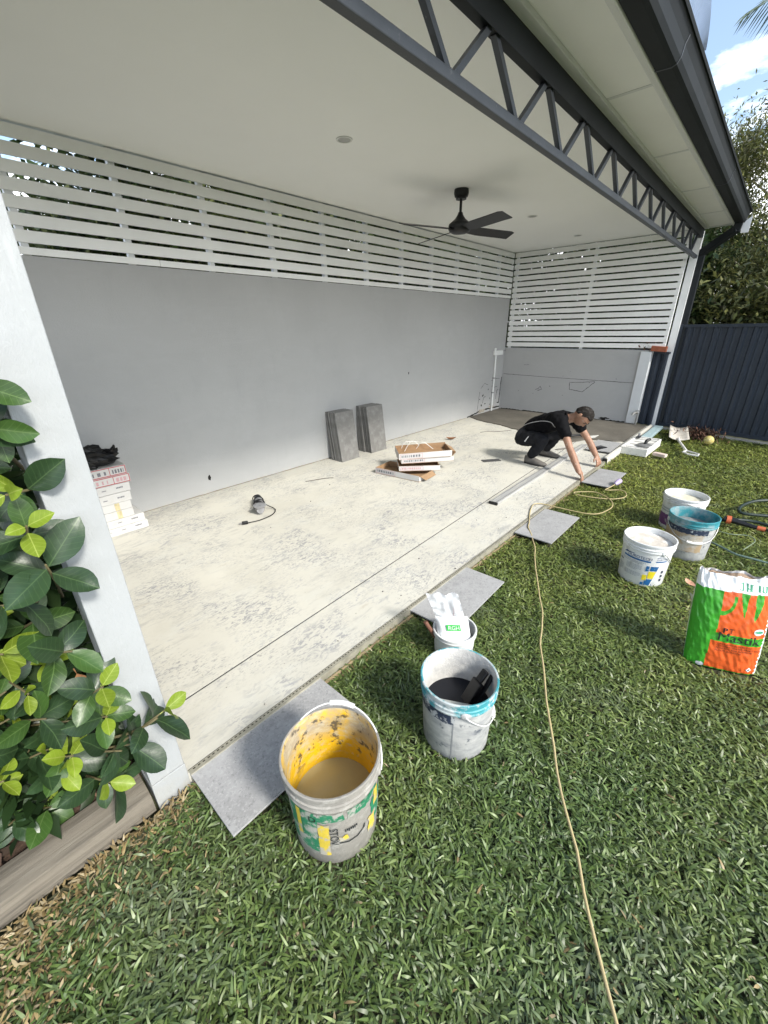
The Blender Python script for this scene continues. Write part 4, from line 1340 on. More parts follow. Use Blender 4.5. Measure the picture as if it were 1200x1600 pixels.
for k, (z0, z1, x0, x1) in enumerate(stack_z):
    red = k >= 6
    lab = (f'{ords[k]} white tile box from the floor in the stack behind the post' if not red else
           ('red bordered white tile box right under the black bag' if k == 7 else 'red bordered white tile box second from the top of the stack'))
    yy = 3.60 + random.uniform(-.006, .006)
    b = thing('tile_box', lab, 'box', (.64, 3.75, z0), group='tile boxes in the stack by the grey wall')
    MB().box(x0, x1, yy, yy + .295, z0 + .001, z1).build('carton', M_card, b, world=True, bevel=.002)
    F_ = lambda u, v, yy=yy: (u, yy - .0012, v)
    mb = MB()
    if red:
        for (a, c, d, e) in ((x0 + .008, x1 - .004, z1 - .008, z1 - .003), (x0 + .008, x1 - .004, z0 + .004, z0 + .009), (x1 - .009, x1 - .004, z0 + .009, z1 - .008), (x1 - .12, x1 - .116, z0 + .009, z1 - .008)):
            mb.add([F_(a, d), F_(c, d), F_(c, e), F_(a, e)], [(0, 1, 2, 3)])
        kind(mb.build('red_border', M_red, b, world=True, fixn=False), 'stuff')
        mb = MB()
        flat_print(mb, F_, x1 - .10, x1 - .02, z0 + .018, z0 + .048, rnd)
        flat_print(mb, F_, x0 + .04, x1 - .14, z0 + .018, z0 + .046, rnd, .8)
        kind(mb.build('print', M_pinkp if k == 6 else M_inkg, b, world=True, fixn=False), 'stuff')
    elif k not in (2, 3):
        flat_print(mb, F_, x1 - .10, x1 - .05, z0 + .034, z0 + .046, rnd, .15)
        flat_print(mb, F_, x1 - .20, x1 - .17, z0 + .034, z0 + .042, rnd, .15)
        flat_print(mb, F_, x1 - .42, x1 - .27, z0 + .036, z0 + .043, rnd, .5)
        flat_print(mb, F_, x1 - .42, x1 - .30, z0 + .024, z0 + .031, rnd, .5)
        kind(mb.build('print', M_inkg, b, world=True, fixn=False), 'stuff')
    else:
        for a in (x1 - .30, x1 - .12):
            mb.add([F_(a, z0 + .002), F_(a + .035, z0 + .002), F_(a + .035, z1 - .002), F_(a, z1 - .002)], [(0, 1, 2, 3)])
        kind(mb.build('glue_stain', mat('glue_stain', (.52, .45, .27), .7, .2, 30, 0), b, world=True, fixn=False), 'stuff')
# crumpled black bag
bb = thing('plastic_bag', 'crumpled black plastic bag lying on the stack of white boxes', 'bag', (.72, 3.72, .56))
M_bbag = mat('black_plastic_film', (.006, .006, .007), .38, .2, 10, .5, 9, spec=.3)
vs, fs = [], []
NA, NR = 46, 16
for j in range(NR + 1):
    for i in range(NA):
        t = 2 * math.pi * i / NA
        q = j / NR
        el = q * math.pi
        d = Vector((math.sin(el) * math.cos(t), math.sin(el) * math.sin(t), math.cos(el)))
        r = 1 + .38 * noise.noise(d * 2.6 + Vector((3, 0, 0))) + .24 * abs(noise.noise(d * 6)) + .10 * abs(noise.noise(d * 13))
        p = Vector((d.x * .235 * r, d.y * .125 * r, d.z * .095 * r))
        p.z = max(p.z, -.055 - .05 * max(0, -(p.y + .10) * 8))
        vs.append((.64 + p.x, 3.70 + p.y, .625 + p.z + .10 * max(0, -p.x / .25)))
for j in range(NR):
    for i in range(NA):
        fs.append((j * NA + i, j * NA + (i + 1) % NA, (j + 1) * NA + (i + 1) % NA, (j + 1) * NA + i))
MB().add(vs, fs).build('bag_body', M_bbag, bb, world=True)
def ragged_sheet(c, ux, uy, a, b, n=7, amp=.03, seed=0):
    vs = []
    for j in range(n + 1):
        for i in range(n + 1):
            u, v = -1 + 2 * i / n, -1 + 2 * j / n
            p = Vector(c) + Vector(ux) * a * u + Vector(uy) * b * v * (1 + .3 * noise.noise(Vector((u * 3, seed, 0))))
            p += noise.noise_vector(Vector((u * 2, v * 2, seed))) * amp
            vs.append(p)
    return MB().add(vs, [(j * (n + 1) + i, j * (n + 1) + i + 1, (j + 1) * (n + 1) + i + 1, (j + 1) * (n + 1) + i) for j in range(n) for i in range(n)])
ragged_sheet((.84, 3.66, .665), (1, 0, .1), (-.2, -.5, .5), .085, .06, 8, .035, 3).build('crumpled_flap', M_bbag, bb, world=True)
ragged_sheet((.52, 3.62, .68), (1, 0, -.35), (0, -.5, .6), .12, .07, 8, .04, 6).build('crumpled_flap', M_bbag, bb, world=True)
ragged_sheet((.55, 3.585, .655), (1, 0, -.4), (0, -.3, .9), .03, .018, 5, .01, 9).build('foil_print', mat('gold_foil', (.35, .25, .10), .35, .2, 30, .2), bb, world=True)

# ------------------------------------------------------------------ empty cartons on the slab
M_cart = [M_card, M_brown]
def carton(label, c, rot, L, W, H, tilt=(0, 0), seed=0, flaps=(), pr=True, inkm=None):
    t = thing('carton', label, 'box', c, (tilt[0], tilt[1], rot), 'emptied tile cartons dumped on the slab')
    th = .004
    def panel(name, x0, x1, y0, y1, z0, z1, outward):
        # two skins: printed white outside, brown inside
        mb = MB()
        mb.box(x0, x1, y0, y1, z0, z1, 0)
        idx = {'-x': 4, '+x': 5, '-y': 2, '+y': 3, '-z': 0, '+z': 1}
        for k_ in range(6):
            mb.m[k_] = 1
        mb.m[idx[outward]] = 0
        return mb.build(name, M_cart, t)
    panel('base_panel', -L / 2, L / 2, -W / 2, W / 2, 0, th, '-z')
    fr = panel('side_panel', -L / 2, L / 2, -W / 2, -W / 2 + th, th + .0002, H, '-y')
    panel('side_panel', -L / 2, L / 2, W / 2 - th, W / 2, th + .0002, H, '+y')
    panel('end_panel', -L / 2, -L / 2 + th, -W / 2 + th + .0005, W / 2 - th - .0005, th + .0002, H, '-x')
    panel('end_panel', L / 2 - th, L / 2, -W / 2 + th + .0005, W / 2 - th - .0005, th + .0002, H - .012, '+x')
    rn = random.Random(seed)
    if pr:
        mb = MB()
        F_ = lambda u, v: (u, -W / 2 - .001, v)
        flat_print(mb, F_, -L / 2 + .03, -L / 2 + .25, H * .35, H * .72, rn, .4)
        kind(mb.build('print', inkm or M_inkg, fr, fixn=False), 'stuff')
        mb = MB()
        for (a, b, d, e) in ((-L / 2 + .015, -L / 2 + .27, H * .14, H * .19), (-L / 2 + .015, -L / 2 + .27, H * .84, H * .89), (-L / 2 + .015, -L / 2 + .019, H * .19, H * .84), (-L / 2 + .266, -L / 2 + .27, H * .19, H * .84)):
            mb.add([F_(a, d), F_(b, d), F_(b, e), F_(a, e)], [(0, 1, 2, 3)])
        kind(mb.build('print_border', M_pinkp, fr, fixn=False), 'stuff')
    for side, ang, ln, wd in flaps:
        X = {'-x': Matrix.Translation((-L / 2, 0, H)) @ Matrix.Rotation(ang, 4, 'Y'), '+x': Matrix.Translation((L / 2, 0, H - .012)) @ Matrix.Rotation(-ang, 4, 'Y'),
             '-y': Matrix.Translation((0, -W / 2, H)) @ Matrix.Rotation(-ang, 4, 'X'), '+y': Matrix.Translation((0, W / 2, H)) @ Matrix.Rotation(ang, 4, 'X')}[side]
        mb = MB()
        if side[1] == 'x':
            s_ = -1 if side[0] == '-' else 1
            mb.add([X @ Vector((s_ * a, b, z)) for z in (0, .003) for a, b in ((.001, -wd / 2), (ln, -wd / 2 + .02), (ln, wd / 2 - .02), (.001, wd / 2))], [(0, 1, 2, 3), (7, 6, 5, 4), (0, 4, 5, 1), (1, 5, 6, 2), (2, 6, 7, 3), (3, 7, 4, 0)], [0, 1, 1, 1, 1, 1])
        else:
            s_ = -1 if side[0] == '-' else 1
            mb.add([X @ Vector((b, s_ * a, z)) for z in (0, .003) for a, b in ((.001, -wd / 2), (ln, -wd / 2 + .02), (ln, wd / 2 - .02), (.001, wd / 2))], [(0, 1, 2, 3), (7, 6, 5, 4), (0, 4, 5, 1), (1, 5, 6, 2), (2, 6, 7, 3), (3, 7, 4, 0)], [0, 1, 1, 1, 1, 1])
        mb.build('flap', M_cart, t, fixn=False)
    return t
AR = math.atan2(-.74, .67)
carton('lowest open carton with its printed flap folded down to the slab', (3.43, 2.80, .002), AR - .62, .58, .30, .066, seed=1, flaps=(('+x', -.5, .07, .26),))
carton('second carton from the slab, small printed side facing the lawn', (3.60, 2.73, .054), AR + .05, .46, .28, .058, seed=2, inkm=M_pinkp)
carton('third carton up, lying flat under the topmost open carton', (3.76, 2.76, .114), AR + .16, .61, .30, .055, seed=3, tilt=(.02, .0), flaps=(('+x', .6, .06, .2),))
carton('topmost open carton with its brown inside showing and plastic straps in it', (3.74, 2.77, .172), AR + .12, .61, .31, .072, seed=4, tilt=(.05, -.03), flaps=(('+x', -.5, .07, .22),))
mb = MB()
for pts in ([(3.66, 2.98, .18), (3.72, 2.93, .30), (3.80, 2.88, .25)], [(3.63, 3.0, .22), (3.64, 2.96, .30), (3.75, 2.85, .305)], [(3.80, 2.92, .19), (3.83, 2.84, .28), (3.90, 2.74, .2)]):
    mb.tube(jitter_path(pts, .02, .004), .0035, 5)
tag(mb.build('packing_strap', mat('clear_white_strap', (.68, .68, .66), .4, bump=0)), 'thin white packing straps tangled in the topmost open carton', 'strap')

# ------------------------------------------------------------------ angle grinder with its cord
gr = thing('angle_grinder', 'dark angle grinder with its cord wound round it on the slab', 'grinder', (1.78, 3.2, .04))
M_gdark = mat('grinder_dark_grip', (.025, .026, .03), .5, .2, 20, .1, 60, layers=[dict(col=(.2, .2, .2), scale=20, lo=.6, hi=.7, amt=.7)])
M_galu = mat('grinder_grey_metal', (.42, .42, .44), .4, .15, 20, .1, 60, metal=.6, layers=[dict(col=(.10, .10, .11), scale=22, lo=.56, hi=.66, amt=.8)])
A, B = Vector((1.895, 3.36, .045)), Vector((1.735, 3.06, .045))
ax_ = (B - A).normalized()
def along(t, r):
    return (A + (B - A) * t, r)
sec = [(0, .022), (.04, .034), (.18, .036), (.22, .028), (.55, .030), (.62, .034), (.78, .036), (.80, .03)]
MB().tube([along(t, r)[0] for t, r in sec], [r for t, r in sec], 16).build('motor_body', M_gdark, gr, world=True, smooth=True)
MB().tube([A + ax_ * .265, A + ax_ * .30, A + ax_ * .345], [.036, .041, .030], 16).build('gear_head', M_galu, gr, world=True, smooth=True)
MB().tube([A + ax_ * .10, A + ax_ * .16], [.038, .037], 16).build('grey_collar', M_galu, gr, world=True, smooth=True)
X = Matrix.Translation(A + ax_ * .315 + Vector((0, 0, .03)))
MB().lathe([(.0, 0), (.052, 0), (.058, .012), (.02, .018), (0, .018)], 24, X=X, cap0=False, cap1=False).build('disc_guard', M_galu, gr, world=True, smooth=True)
pts = []
for i in range(60):
    t = i / 59
    a = t * 2 * math.pi * 3.3
    q = A + ax_ * (.06 + .17 * t)
    s_ = ax_.cross(Vector((0, 0, 1)))
    r = .046 + .006 * math.sin(a * 1.7)
    pts.append(q + s_ * r * math.cos(a) + Vector((0, 0, max(-.04, r * math.sin(a)))))
pts += jitter_path([pts[-1], (1.86, 3.12, .03), (1.88, 3.05, .008), (1.80, 2.98, .006), (1.66, 2.96, .006), (1.55, 2.99, .008)], .03, .002)[1:]
MB().tube(pts, .0046, 7).build('cord', M_black, gr, world=True, smooth='all')
MB().bar((1.56, 2.985, .014), (1.515, 3.005, .016), .03, .024).build('plug', M_black, gr, world=True, bevel=.006)
MB().bar((1.515, 3.005, .016), (1.49, 3.015, .016), .014, .003).build('plug_pin', M_galu, gr, world=True)

# ------------------------------------------------------------------ tools and oddments round the far end
se = thing('straightedge', 'long grey aluminium straightedge lying on the slab along the joint', 'straightedge', (4.2, 1.62, 0))
M_alu = mat('dusty_aluminium', (.46, .46, .455), .5, .1, 8, .08, 50, metal=.35, layers=[dict(col=(.62, .60, .54), scale=9, lo=.5, hi=.64, amt=.7, stretch=(.4, 3, 1))], stretch=(.3, 3, 3))
MB().bar((3.29, 1.602, .0125), (5.95, 1.648, .0125), .082, .022).build('beam', M_alu, se, world=True, bevel=.002)
MB().bar((3.30, 1.630, .0245), (5.94, 1.676, .0245), .005, .002).bar((3.30, 1.580, .0245), (5.94, 1.626, .0245), .005, .002).build('edge_rib', mat('dark_groove', (.20, .20, .20), .6), se, world=True)
MB().bar((3.268, 1.6016, .0125), (3.2895, 1.602, .0125), .084, .024).build('end_cap', M_black, se, world=True, bevel=.002)
kind(se, 'thing')
fb = thing('form_board', 'pale dusty edge board standing along the far slab edge', 'board', (6.4, 1.22, 0))
MB().bar((5.36, 1.218, .0), (7.75, 1.205, .0), .03, .10).build('board', mat('dusty_pale_board', (.56, .54, .49), .8, .1, 8, .2, 40, stretch=(.4, 3, 3), layers=[dict(col=(.3, .3, .3), scale=14, lo=.6, hi=.7, amt=.6)]), fb, world=True, bevel=.002)
MB().bar((5.33, 1.219, -.01), (5.358, 1.218, -.01), .05, .09).build('end_bracket', M_black, fb, world=True)
fb2 = thing('timber_plank', 'blue grey painted plank lying beside the pale edge board', 'plank', (7.2, 1.1, -.02))
MB().bar((6.66, 1.10, .015), (7.78, 1.10, .02), .11, .045).build('plank', mat('blue_grey_paint', (.30, .40, .43), .7, .12, 6, .15, 50, stretch=(.4, 3, 3)), fb2, world=True, bevel=.003)
# white float tray
ft = thing('plastic_tray', 'shallow white plastic tray frame on the grass by the slab edge', 'tray', (6.33, 1.05, -.02))
M_tray = mat('dusty_white_plastic', (.70, .69, .66), .6, .08, 9, .1, 50, layers=[dict(col=(.42, .41, .38), scale=10, lo=.55, hi=.68, amt=.6)])
Xt = Matrix.Translation((6.34, 1.045, -.03)) @ Matrix.Rotation(-.03, 4, 'Z')
a_, b_ = .37, .155
MB().box(-a_, a_, -b_, -b_ + .02, 0, .095, X=Xt).build('side_panel', M_tray, ft, world=True, bevel=.002)
MB().box(-a_, a_, b_ - .02, b_, 0, .095, X=Xt).build('side_panel', M_tray, ft, world=True, bevel=.002)
MB().box(-a_, -a_ + .02, -b_ + .021, b_ - .021, 0, .095, X=Xt).build('end_panel', M_tray, ft, world=True, bevel=.002)
MB().box(a_ - .02, a_, -b_ + .021, b_ - .021, 0, .095, X=Xt).build('end_panel', M_tray, ft, world=True, bevel=.002)
MB().box(-a_ + .021, a_ - .021, -b_ + .021, b_ - .021, .06, .075, X=Xt).build('deck', M_tray, ft, world=True)
for k in range(4):
    xx = -.26 + .17 * k
    MB().box(xx, xx + .035, -b_ + .03, b_ - .03, .0755, .081, X=Xt).build('rib', mat('grey_rib', (.48, .47, .45), .6), ft, world=True)
ml = thing('hand_mixer', 'small grey tool with a round disc and dark grip on the white tray', 'tool', (6.28, .98, .05))
MB().lathe([(0, 0), (.085, 0), (.085, .02), (.03, .028), (0, .028)], 24, X=Matrix.Translation((6.22, .985, .052)), cap0=False, cap1=False).build('disc', mat('scuffed_grey_metal', (.26, .26, .26), .45, .2, 20, .1, metal=.4), ml, world=True, smooth=True)
MB().tube([(6.22, .985, .08), (6.24, .975, .12), (6.29, .95, .135)], [.02, .022, .016], 10).build('grip', M_black, ml, world=True, smooth=True)
t_ = thing('clamp', 'small dark suction clamp on the white tray near the plank', 'clamp', (6.62, 1.14, .06))
MB().box(6.56, 6.66, 1.12, 1.165, .066, .09).build('pad', M_gdark, t_, world=True, bevel=.004)
MB().box(6.60, 6.63, 1.13, 1.155, .0905, .13).build('lever', M_galu, t_, world=True, bevel=.004)
o = MB().bar((6.09, .845, .005), (6.05, .70, .005), .07, .038).build('sponge_float', mat('pale_pink_sponge', (.58, .47, .42), .8, .1, 20, .2, 50), bevel=.004)
tag(o, 'pale pinkish rubbing block lying on the grass before the white tray', 'block')
# shovel
sh = thing('shovel', 'dusty white shovel lying on the grass with its handle towards the tray', 'shovel', (7.2, .75, 0))
M_shov = mat('dusty_shovel_plastic', (.56, .52, .46), .7, .12, 8, .2, 40, layers=[dict(col=(.30, .26, .21), scale=9, lo=.54, hi=.68, amt=.6)])
vs, fs = [], []
for j in range(7):
    for i in range(9):
        u, v = -1 + i / 4, j / 6
        wdt = .125 - .01 * v
        base = Vector((7.03, .72, -.012)).lerp(Vector((7.66, .83, .06)), v)
        sd = Vector((-.10, .99, 0))
        vs.append(base + sd * u * wdt + Vector((0, 0, .035 * u * u + .02 * (1 - v) ** 2)))
for j in range(6):
    for i in range(8):
        fs.append((j * 9 + i, j * 9 + i + 1, (j + 1) * 9 + i + 1, (j + 1) * 9 + i))
o = MB().add(vs, fs).build('scoop', M_shov, sh, world=True, smooth='all', fixn=False)
so = o.modifiers.new('solid', 'SOLIDIFY')
so.thickness = .006
MB().tube([(7.12, .735, .02), (6.9, .70, .03), (6.42, .545, .02)], .0155, 10).build('shaft', mat('white_handle', (.68, .67, .64), .5, .08, 12, .05), sh, world=True, smooth=True)
MB().tube([(6.42, .545, .02), (6.33, .57, .02), (6.25, .50, .02), (6.24, .40, .02), (6.33, .40, .02), (6.42, .545, .02)], .011, 8).build('d_grip', mat('white_handle', (.68, .67, .64), .5, .08, 12, .05), sh, world=True, smooth=True)
# ball, dead plant, float on the tile, white trowel, plates
bm = bmesh.new()
bmesh.ops.create_uvsphere(bm, u_segments=24, v_segments=14, radius=.062)
me = bpy.data.meshes.new('ball')
bm.to_mesh(me)
bm.free()
me.polygons.foreach_set('use_smooth', [True] * len(me.polygons))
me.materials.append(mat('yellow_ball_skin', (.52, .43, .14), .6, .15, 20, .15, 50, layers=[dict(col=(.62, .57, .40), scale=18, lo=.52, hi=.62, amt=.7)]))
o = link('ball', me)
o.location = (7.2, .395, .03)
tag(o, 'small dull yellow ball on the grass near the navy fence', 'ball')
n = 900
c = np.stack([RNG.normal(7.60, .13, n), RNG.normal(.56, .13, n), np.abs(RNG.normal(0, .055, n)) - .02], 1)
V, F = rand_quads(c, .026, .008, RNG, .9)
pal = np.array([(.10, .045, .03), (.06, .03, .022), (.16, .08, .05), (.05, .035, .02)])
cc = np.repeat(pal[RNG.integers(0, 4, n)] * RNG.uniform(.6, 1.2, (n, 1)), 4, 0)
dpo = thing('dead_plant', 'low heap of withered brown foliage against the navy fence', 'plant', (7.6, .56, -.03))
o = kind(link('withered_foliage', np_mesh('withered_foliage', V, F, M_chip, cc), dpo, world=True), 'stuff')
fl = thing('float', 'flat black float lying on the far grey tile', 'float', (5.82, 1.43, .03))
MB().bar((5.69, 1.47, .034), (5.93, 1.40, .034), .10, .009).build('plate', M_black, fl, world=True, bevel=.002)
MB().bar((5.75, 1.45, .05), (5.87, 1.415, .05), .03, .02).build('grip', M_gdark, fl, world=True, bevel=.005)
wt = thing('pointing_trowel', 'trowel with pale blade and black handle lying on the mortar behind the person', 'trowel', (6.4, 1.72, .02))
vs = [(6.30, 1.76, .022), (6.40, 1.82, .022), (6.62, 1.66, .022), (6.42, 1.66, .022)]
MB().add(vs + [(x, y, z - .004) for x, y, z in vs], [(0, 1, 2, 3), (7, 6, 5, 4), (0, 4, 5, 1), (1, 5, 6, 2), (2, 6, 7, 3), (3, 7, 4, 0)]).build('blade', mat('pale_steel_blade', (.62, .61, .58), .45, .1, 20, .05), wt, world=True)
MB().tube([(6.34, 1.78, .03), (6.28, 1.83, .06), (6.13, 1.93, .06)], [.008, .017, .017], 10).build('handle', M_black, wt, world=True, smooth=True)
o = MB().bar((4.42, 2.36, .004), (4.60, 2.22, .004), .085, .006).build('steel_plate', mat('dark_steel_plate', (.06, .06, .062), .5, .2, 12, .1), bevel=.001)
tag(o, 'small dark flat plate on the slab at the left of the crouching person', 'plate')
o = MB().bar((5.50, 1.86, .004), (5.66, 1.78, .004), .05, .006).build('steel_plate', mat('dusty_plate', (.20, .19, .17), .6, .2, 12, .1), bevel=.001)
tag(o, 'small dusty flat plate on the slab between the feet and the mortar', 'plate')
def curled_leaf(name, label, loc, L, W, col, curl, rz):
    vs = []
    for j in range(9):
        for i in range(5):
            u, v = -1 + i / 2, j / 8
            w = W * math.sin(math.pi * min(1, v * .96 + .02)) ** .8
            vs.append((u * w, (v - .5) * L, .004 + curl * (u * u * w * .7 + (v - .5) ** 2 * L * .9)))
    o = MB().add(vs, [(j * 5 + i, j * 5 + i + 1, j * 5 + 6 + i, j * 5 + 5 + i) for j in range(8) for i in range(4)]).build(name, mat(name + '_skin', col, .7, .2, 30, .2), smooth='all')
    o.location = loc
    o.rotation_euler = (0, 0, rz)
    return tag(o, label, 'leaf')
curled_leaf('dead_leaf', 'curled brown dead leaf on the slab beyond the cartons', (5.09, 3.26, .0), .15, .035, (.22, .10, .045), 1.0, .7)
curled_leaf('fallen_leaf', 'pinkish tan fallen leaf on the grass left of the adhesive bag', (2.93, .03, -.012), .09, .022, (.55, .30, .20), .5, -.9)
o = ragged_sheet((2.745, -.01, -.0), (.7, .7, 0), (-.3, .3, .9), .022, .03, 5, .006, 4).build('paper_scrap', mat('white_paper_scrap', (.75, .74, .72), .8, bump=.02))
tag(o, 'white scrap of torn paper on the grass beside the adhesive bag', 'scrap')
# scuffed wire bits on the slab
for k, (pts, lab) in enumerate((([(2.55, 3.46, .004), (2.62, 3.40, .012), (2.72, 3.38, .006), (2.82, 3.31, .004)], 'thin bent wire on the slab below the leaning tiles'), ([(5.75, 3.15, .004), (5.82, 3.05, .02), (6.0, 2.95, .005), (6.2, 2.85, .004)], 'thin dark twig on the slab near the mortar edge'))):
    o = MB().tube(jitter_path(pts, .03, .006, k), .003, 5).build('bent_wire' if k == 0 else 'dry_twig', mat('dull_wire', (.08, .07, .06), .7))
    tag(o, lab, 'wire' if k == 0 else 'twig')
# tap at the pillar foot
tp = thing('garden_tap', 'small garden tap on a standpipe at the foot of the pillar', 'tap', (7.78, 1.44, 0))
M_brass = mat('dull_grey_tap', (.30, .30, .29), .45, .1, 20, .05, metal=.5)
MB().tube([(7.79, 1.44, -.05), (7.79, 1.44, .20)], .013, 8).build('standpipe', M_brass, tp, world=True, smooth=True)
MB().tube([(7.79, 1.44, .20), (7.76, 1.46, .215), (7.70, 1.49, .20), (7.69, 1.495, .17)], .015, 8).build('spout', M_brass, tp, world=True, smooth=True)
MB().bar((7.79, 1.41, .235), (7.79, 1.48, .235), .014, .012).build('handle', M_brass, tp, world=True)
# brick and pot plant on the pillar
br_ = MB().bar((7.87, 1.475, 1.180), (7.88, 1.27, 1.168), .11, .076).build('brick', mat('red_brick', (.27, .085, .045), .85, .2, 18, .4, 50), bevel=.004)
tag(br_, 'red brick lying on top of the low wall beside the pot plant', 'brick')
pt = thing('pot_plant', 'small succulent with reddish leaves in a dark pot on the pillar top', 'plant', (7.90, 1.555, 1.13))
MB().lathe([(.0, 0), (.035, 0), (.045, .05), (.048, .055), (.040, .056), (0, .05)], 18, cap0=False, cap1=False).build('pot', M_gdark, pt, smooth=True)
n = 60
c = np.stack([RNG.normal(0, .035, n), RNG.normal(0, .045, n), RNG.uniform(.05, .12, n)], 1)
V, F = rand_quads(c, .028, .010, RNG, 1.2)
pal = np.array([(.10, .05, .03), (.06, .07, .03), (.14, .06, .04)])
cc = np.repeat(pal[RNG.integers(0, 3, n)], 4, 0)
kind(link('foliage', np_mesh('pot_foliage', V, F, M_chip, cc), pt), 'stuff')

# ------------------------------------------------------------------ cord, hoses
M_cord = mat('yellow_cord', (.44, .36, .19), .6, .1, 20, .05, layers=[dict(col=(.40, .32, .2), scale=12, lo=.5, hi=.7, amt=.6)])
ec = thing('extension_cord', 'dusty yellow extension cord running across the lawn to a loose coil', 'cord', (1.5, .4, -.01))
line = [(.45, -.26, -.012), (.646, -.133, -.01), (.765, -.05, -.008), (.944, .06, -.01), (1.15, .195, -.008), (1.4, .333, -.012), (1.717, .493, -.008), (2.02, .611, -.012), (2.384, .805, -.01), (2.80, 1.0, -.012), (3.05, 1.16, .004)]
MB().tube(jitter_path(line, .05, .010, 3, .6), .0046, 7).build('cable', M_cord, ec, world=True, smooth='all')
line = [(3.05, 1.16, .004), (3.50, 1.30, .012), (3.585, 1.068, .002), (3.62, .833, .004), (3.80, .75, .01), (4.00, .78, .018), (4.16, .96, .016), (4.04, 1.13, .012), (4.0, 1.07, .008), (4.06, .83, .012), (4.22, .715, .014), (4.39, .79, .012), (4.30, .92, .008), (4.36, .91, .012), (4.50, .885, .02)]
MB().tube(jitter_path(line, .04, .008, 5, .6), .0046, 7).build('coil', M_cord, ec, world=True, smooth='all')
MB().tube([(4.50, .885, .022), (4.53, .88, .03), (4.60, .87, .035), (4.62, .868, .035)], [.012, .026, .028, .018], 10).build('socket', mat('lilac_plastic', (.40, .34, .52), .4, .08, 20, 0), ec, world=True, smooth=True)
gh = thing('garden_hose', 'black and green garden hose with an orange tipped nozzle at the right edge', 'hose', (4.4, -.2, 0))
M_hose = mat('dark_green_hose', (.02, .032, .026), .4, .15, 12, .05)
M_or = mat('orange_fitting', (.50, .12, .05), .4, .1, 20, 0)
MB().tube(jitter_path([(4.95, -.62, .03), (4.90, -.40, .05), (4.76, -.22, .05), (4.58, -.12, .03), (4.46, -.125, .012), (4.50, -.25, .008), (4.58, -.45, .01), (4.6, -.8, .008)], .04, .004), .0135, 9).build('loop', M_hose, gh, world=True, smooth='all')
MB().tube(jitter_path([(4.13, .03, .008), (4.22, -.10, .02), (4.28, -.25, .02), (4.22, -.42, .012), (4.2, -.7, .008)], .04, .003), .0135, 9).build('run', M_hose, gh, world=True, smooth='all')
MB().tube([(4.16, -.045, .03), (4.165, -.075, .03)], [.032, .034], 14).build('nozzle_rim', M_or, gh, world=True, smooth=True)
MB().tube([(4.160, -.03, .03), (4.166, -.08, .03), (4.155, -.20, .02), (4.15, -.245, .018)], [.026, .024, .018, .016], 12).build('nozzle', M_black, gh, world=True, smooth=True)
MB().tube([(4.15, -.245, .018), (4.15, -.295, .018)], .018, 12).build('coupling', M_or, gh, world=True, smooth=True)
MB().tube(jitter_path([(4.15, -.295, .018), (4.14, -.5, .01), (4.1, -.8, .008)], .04, .004), .0125, 9).build('tail', M_hose, gh, world=True, smooth='all')
g2 = MB().tube(jitter_path([(3.72, .06, -.012), (3.648, -.02, .004), (3.58, -.10, .006), (3.541, -.16, .004), (3.545, -.25, .006), (3.552, -.34, .004), (3.56, -.6, .004)], .04, .006), .0075, 8).build('green_hose', mat('grey_green_hose', (.10, .15, .13), .5, .1, 12, .03), smooth='all')
tag(g2, 'thin grey green hose on the grass beside the dark teal bucket', 'hose')
g3 = MB().tube(jitter_path([(3.93, -.01, .008), (3.90, -.09, .012), (3.95, -.20, .01), (3.86, -.245, .012), (3.66, -.19, .004)], .03, .004), .0042, 6).build('thin_wire', mat('green_wire', (.16, .20, .13), .5), smooth='all')
tag(g3, 'thin bent green wire on the grass between the hoses', 'wire')

# ------------------------------------------------------------------ shrub in the garden bed
def leaf_mesh(L, W, bend, cup, wav, seed, m):
    vs, nv, nu = [], 8, 4
    for j in range(nv + 1):
        v = j / nv
        w = W * 1.12 * (math.sin(math.pi * v ** 1.12) ** .66) if 0 < v < 1 else 0.0006
        for i in range(nu + 1):
            u = -1 + 2 * i / nu
            x = u * w
            z = cup * abs(u) ** 1.4 * w - bend * v * v * L + wav * w * math.sin(v * 9 + u * 2 + seed)
            vs.append((x, v * L * (1 - .12 * bend), z))
    fs = [(j * (nu + 1) + i, j * (nu + 1) + i + 1, (j + 1) * (nu + 1) + i + 1, (j + 1) * (nu + 1) + i) for j in range(nv) for i in range(nu)]
    vs += [(-.0016, -.018, .002), (.0016, -.018, .002)]
    k = len(vs)
    fs.append((k - 2, k - 1, nu // 2 + 1, nu // 2 - 1))
    me = bpy.data.meshes.new('leaf')
    me.from_pydata(vs, [], fs)
    me.polygons.foreach_set('use_smooth', [True] * len(me.polygons))
    me.materials.append(m)
    return me
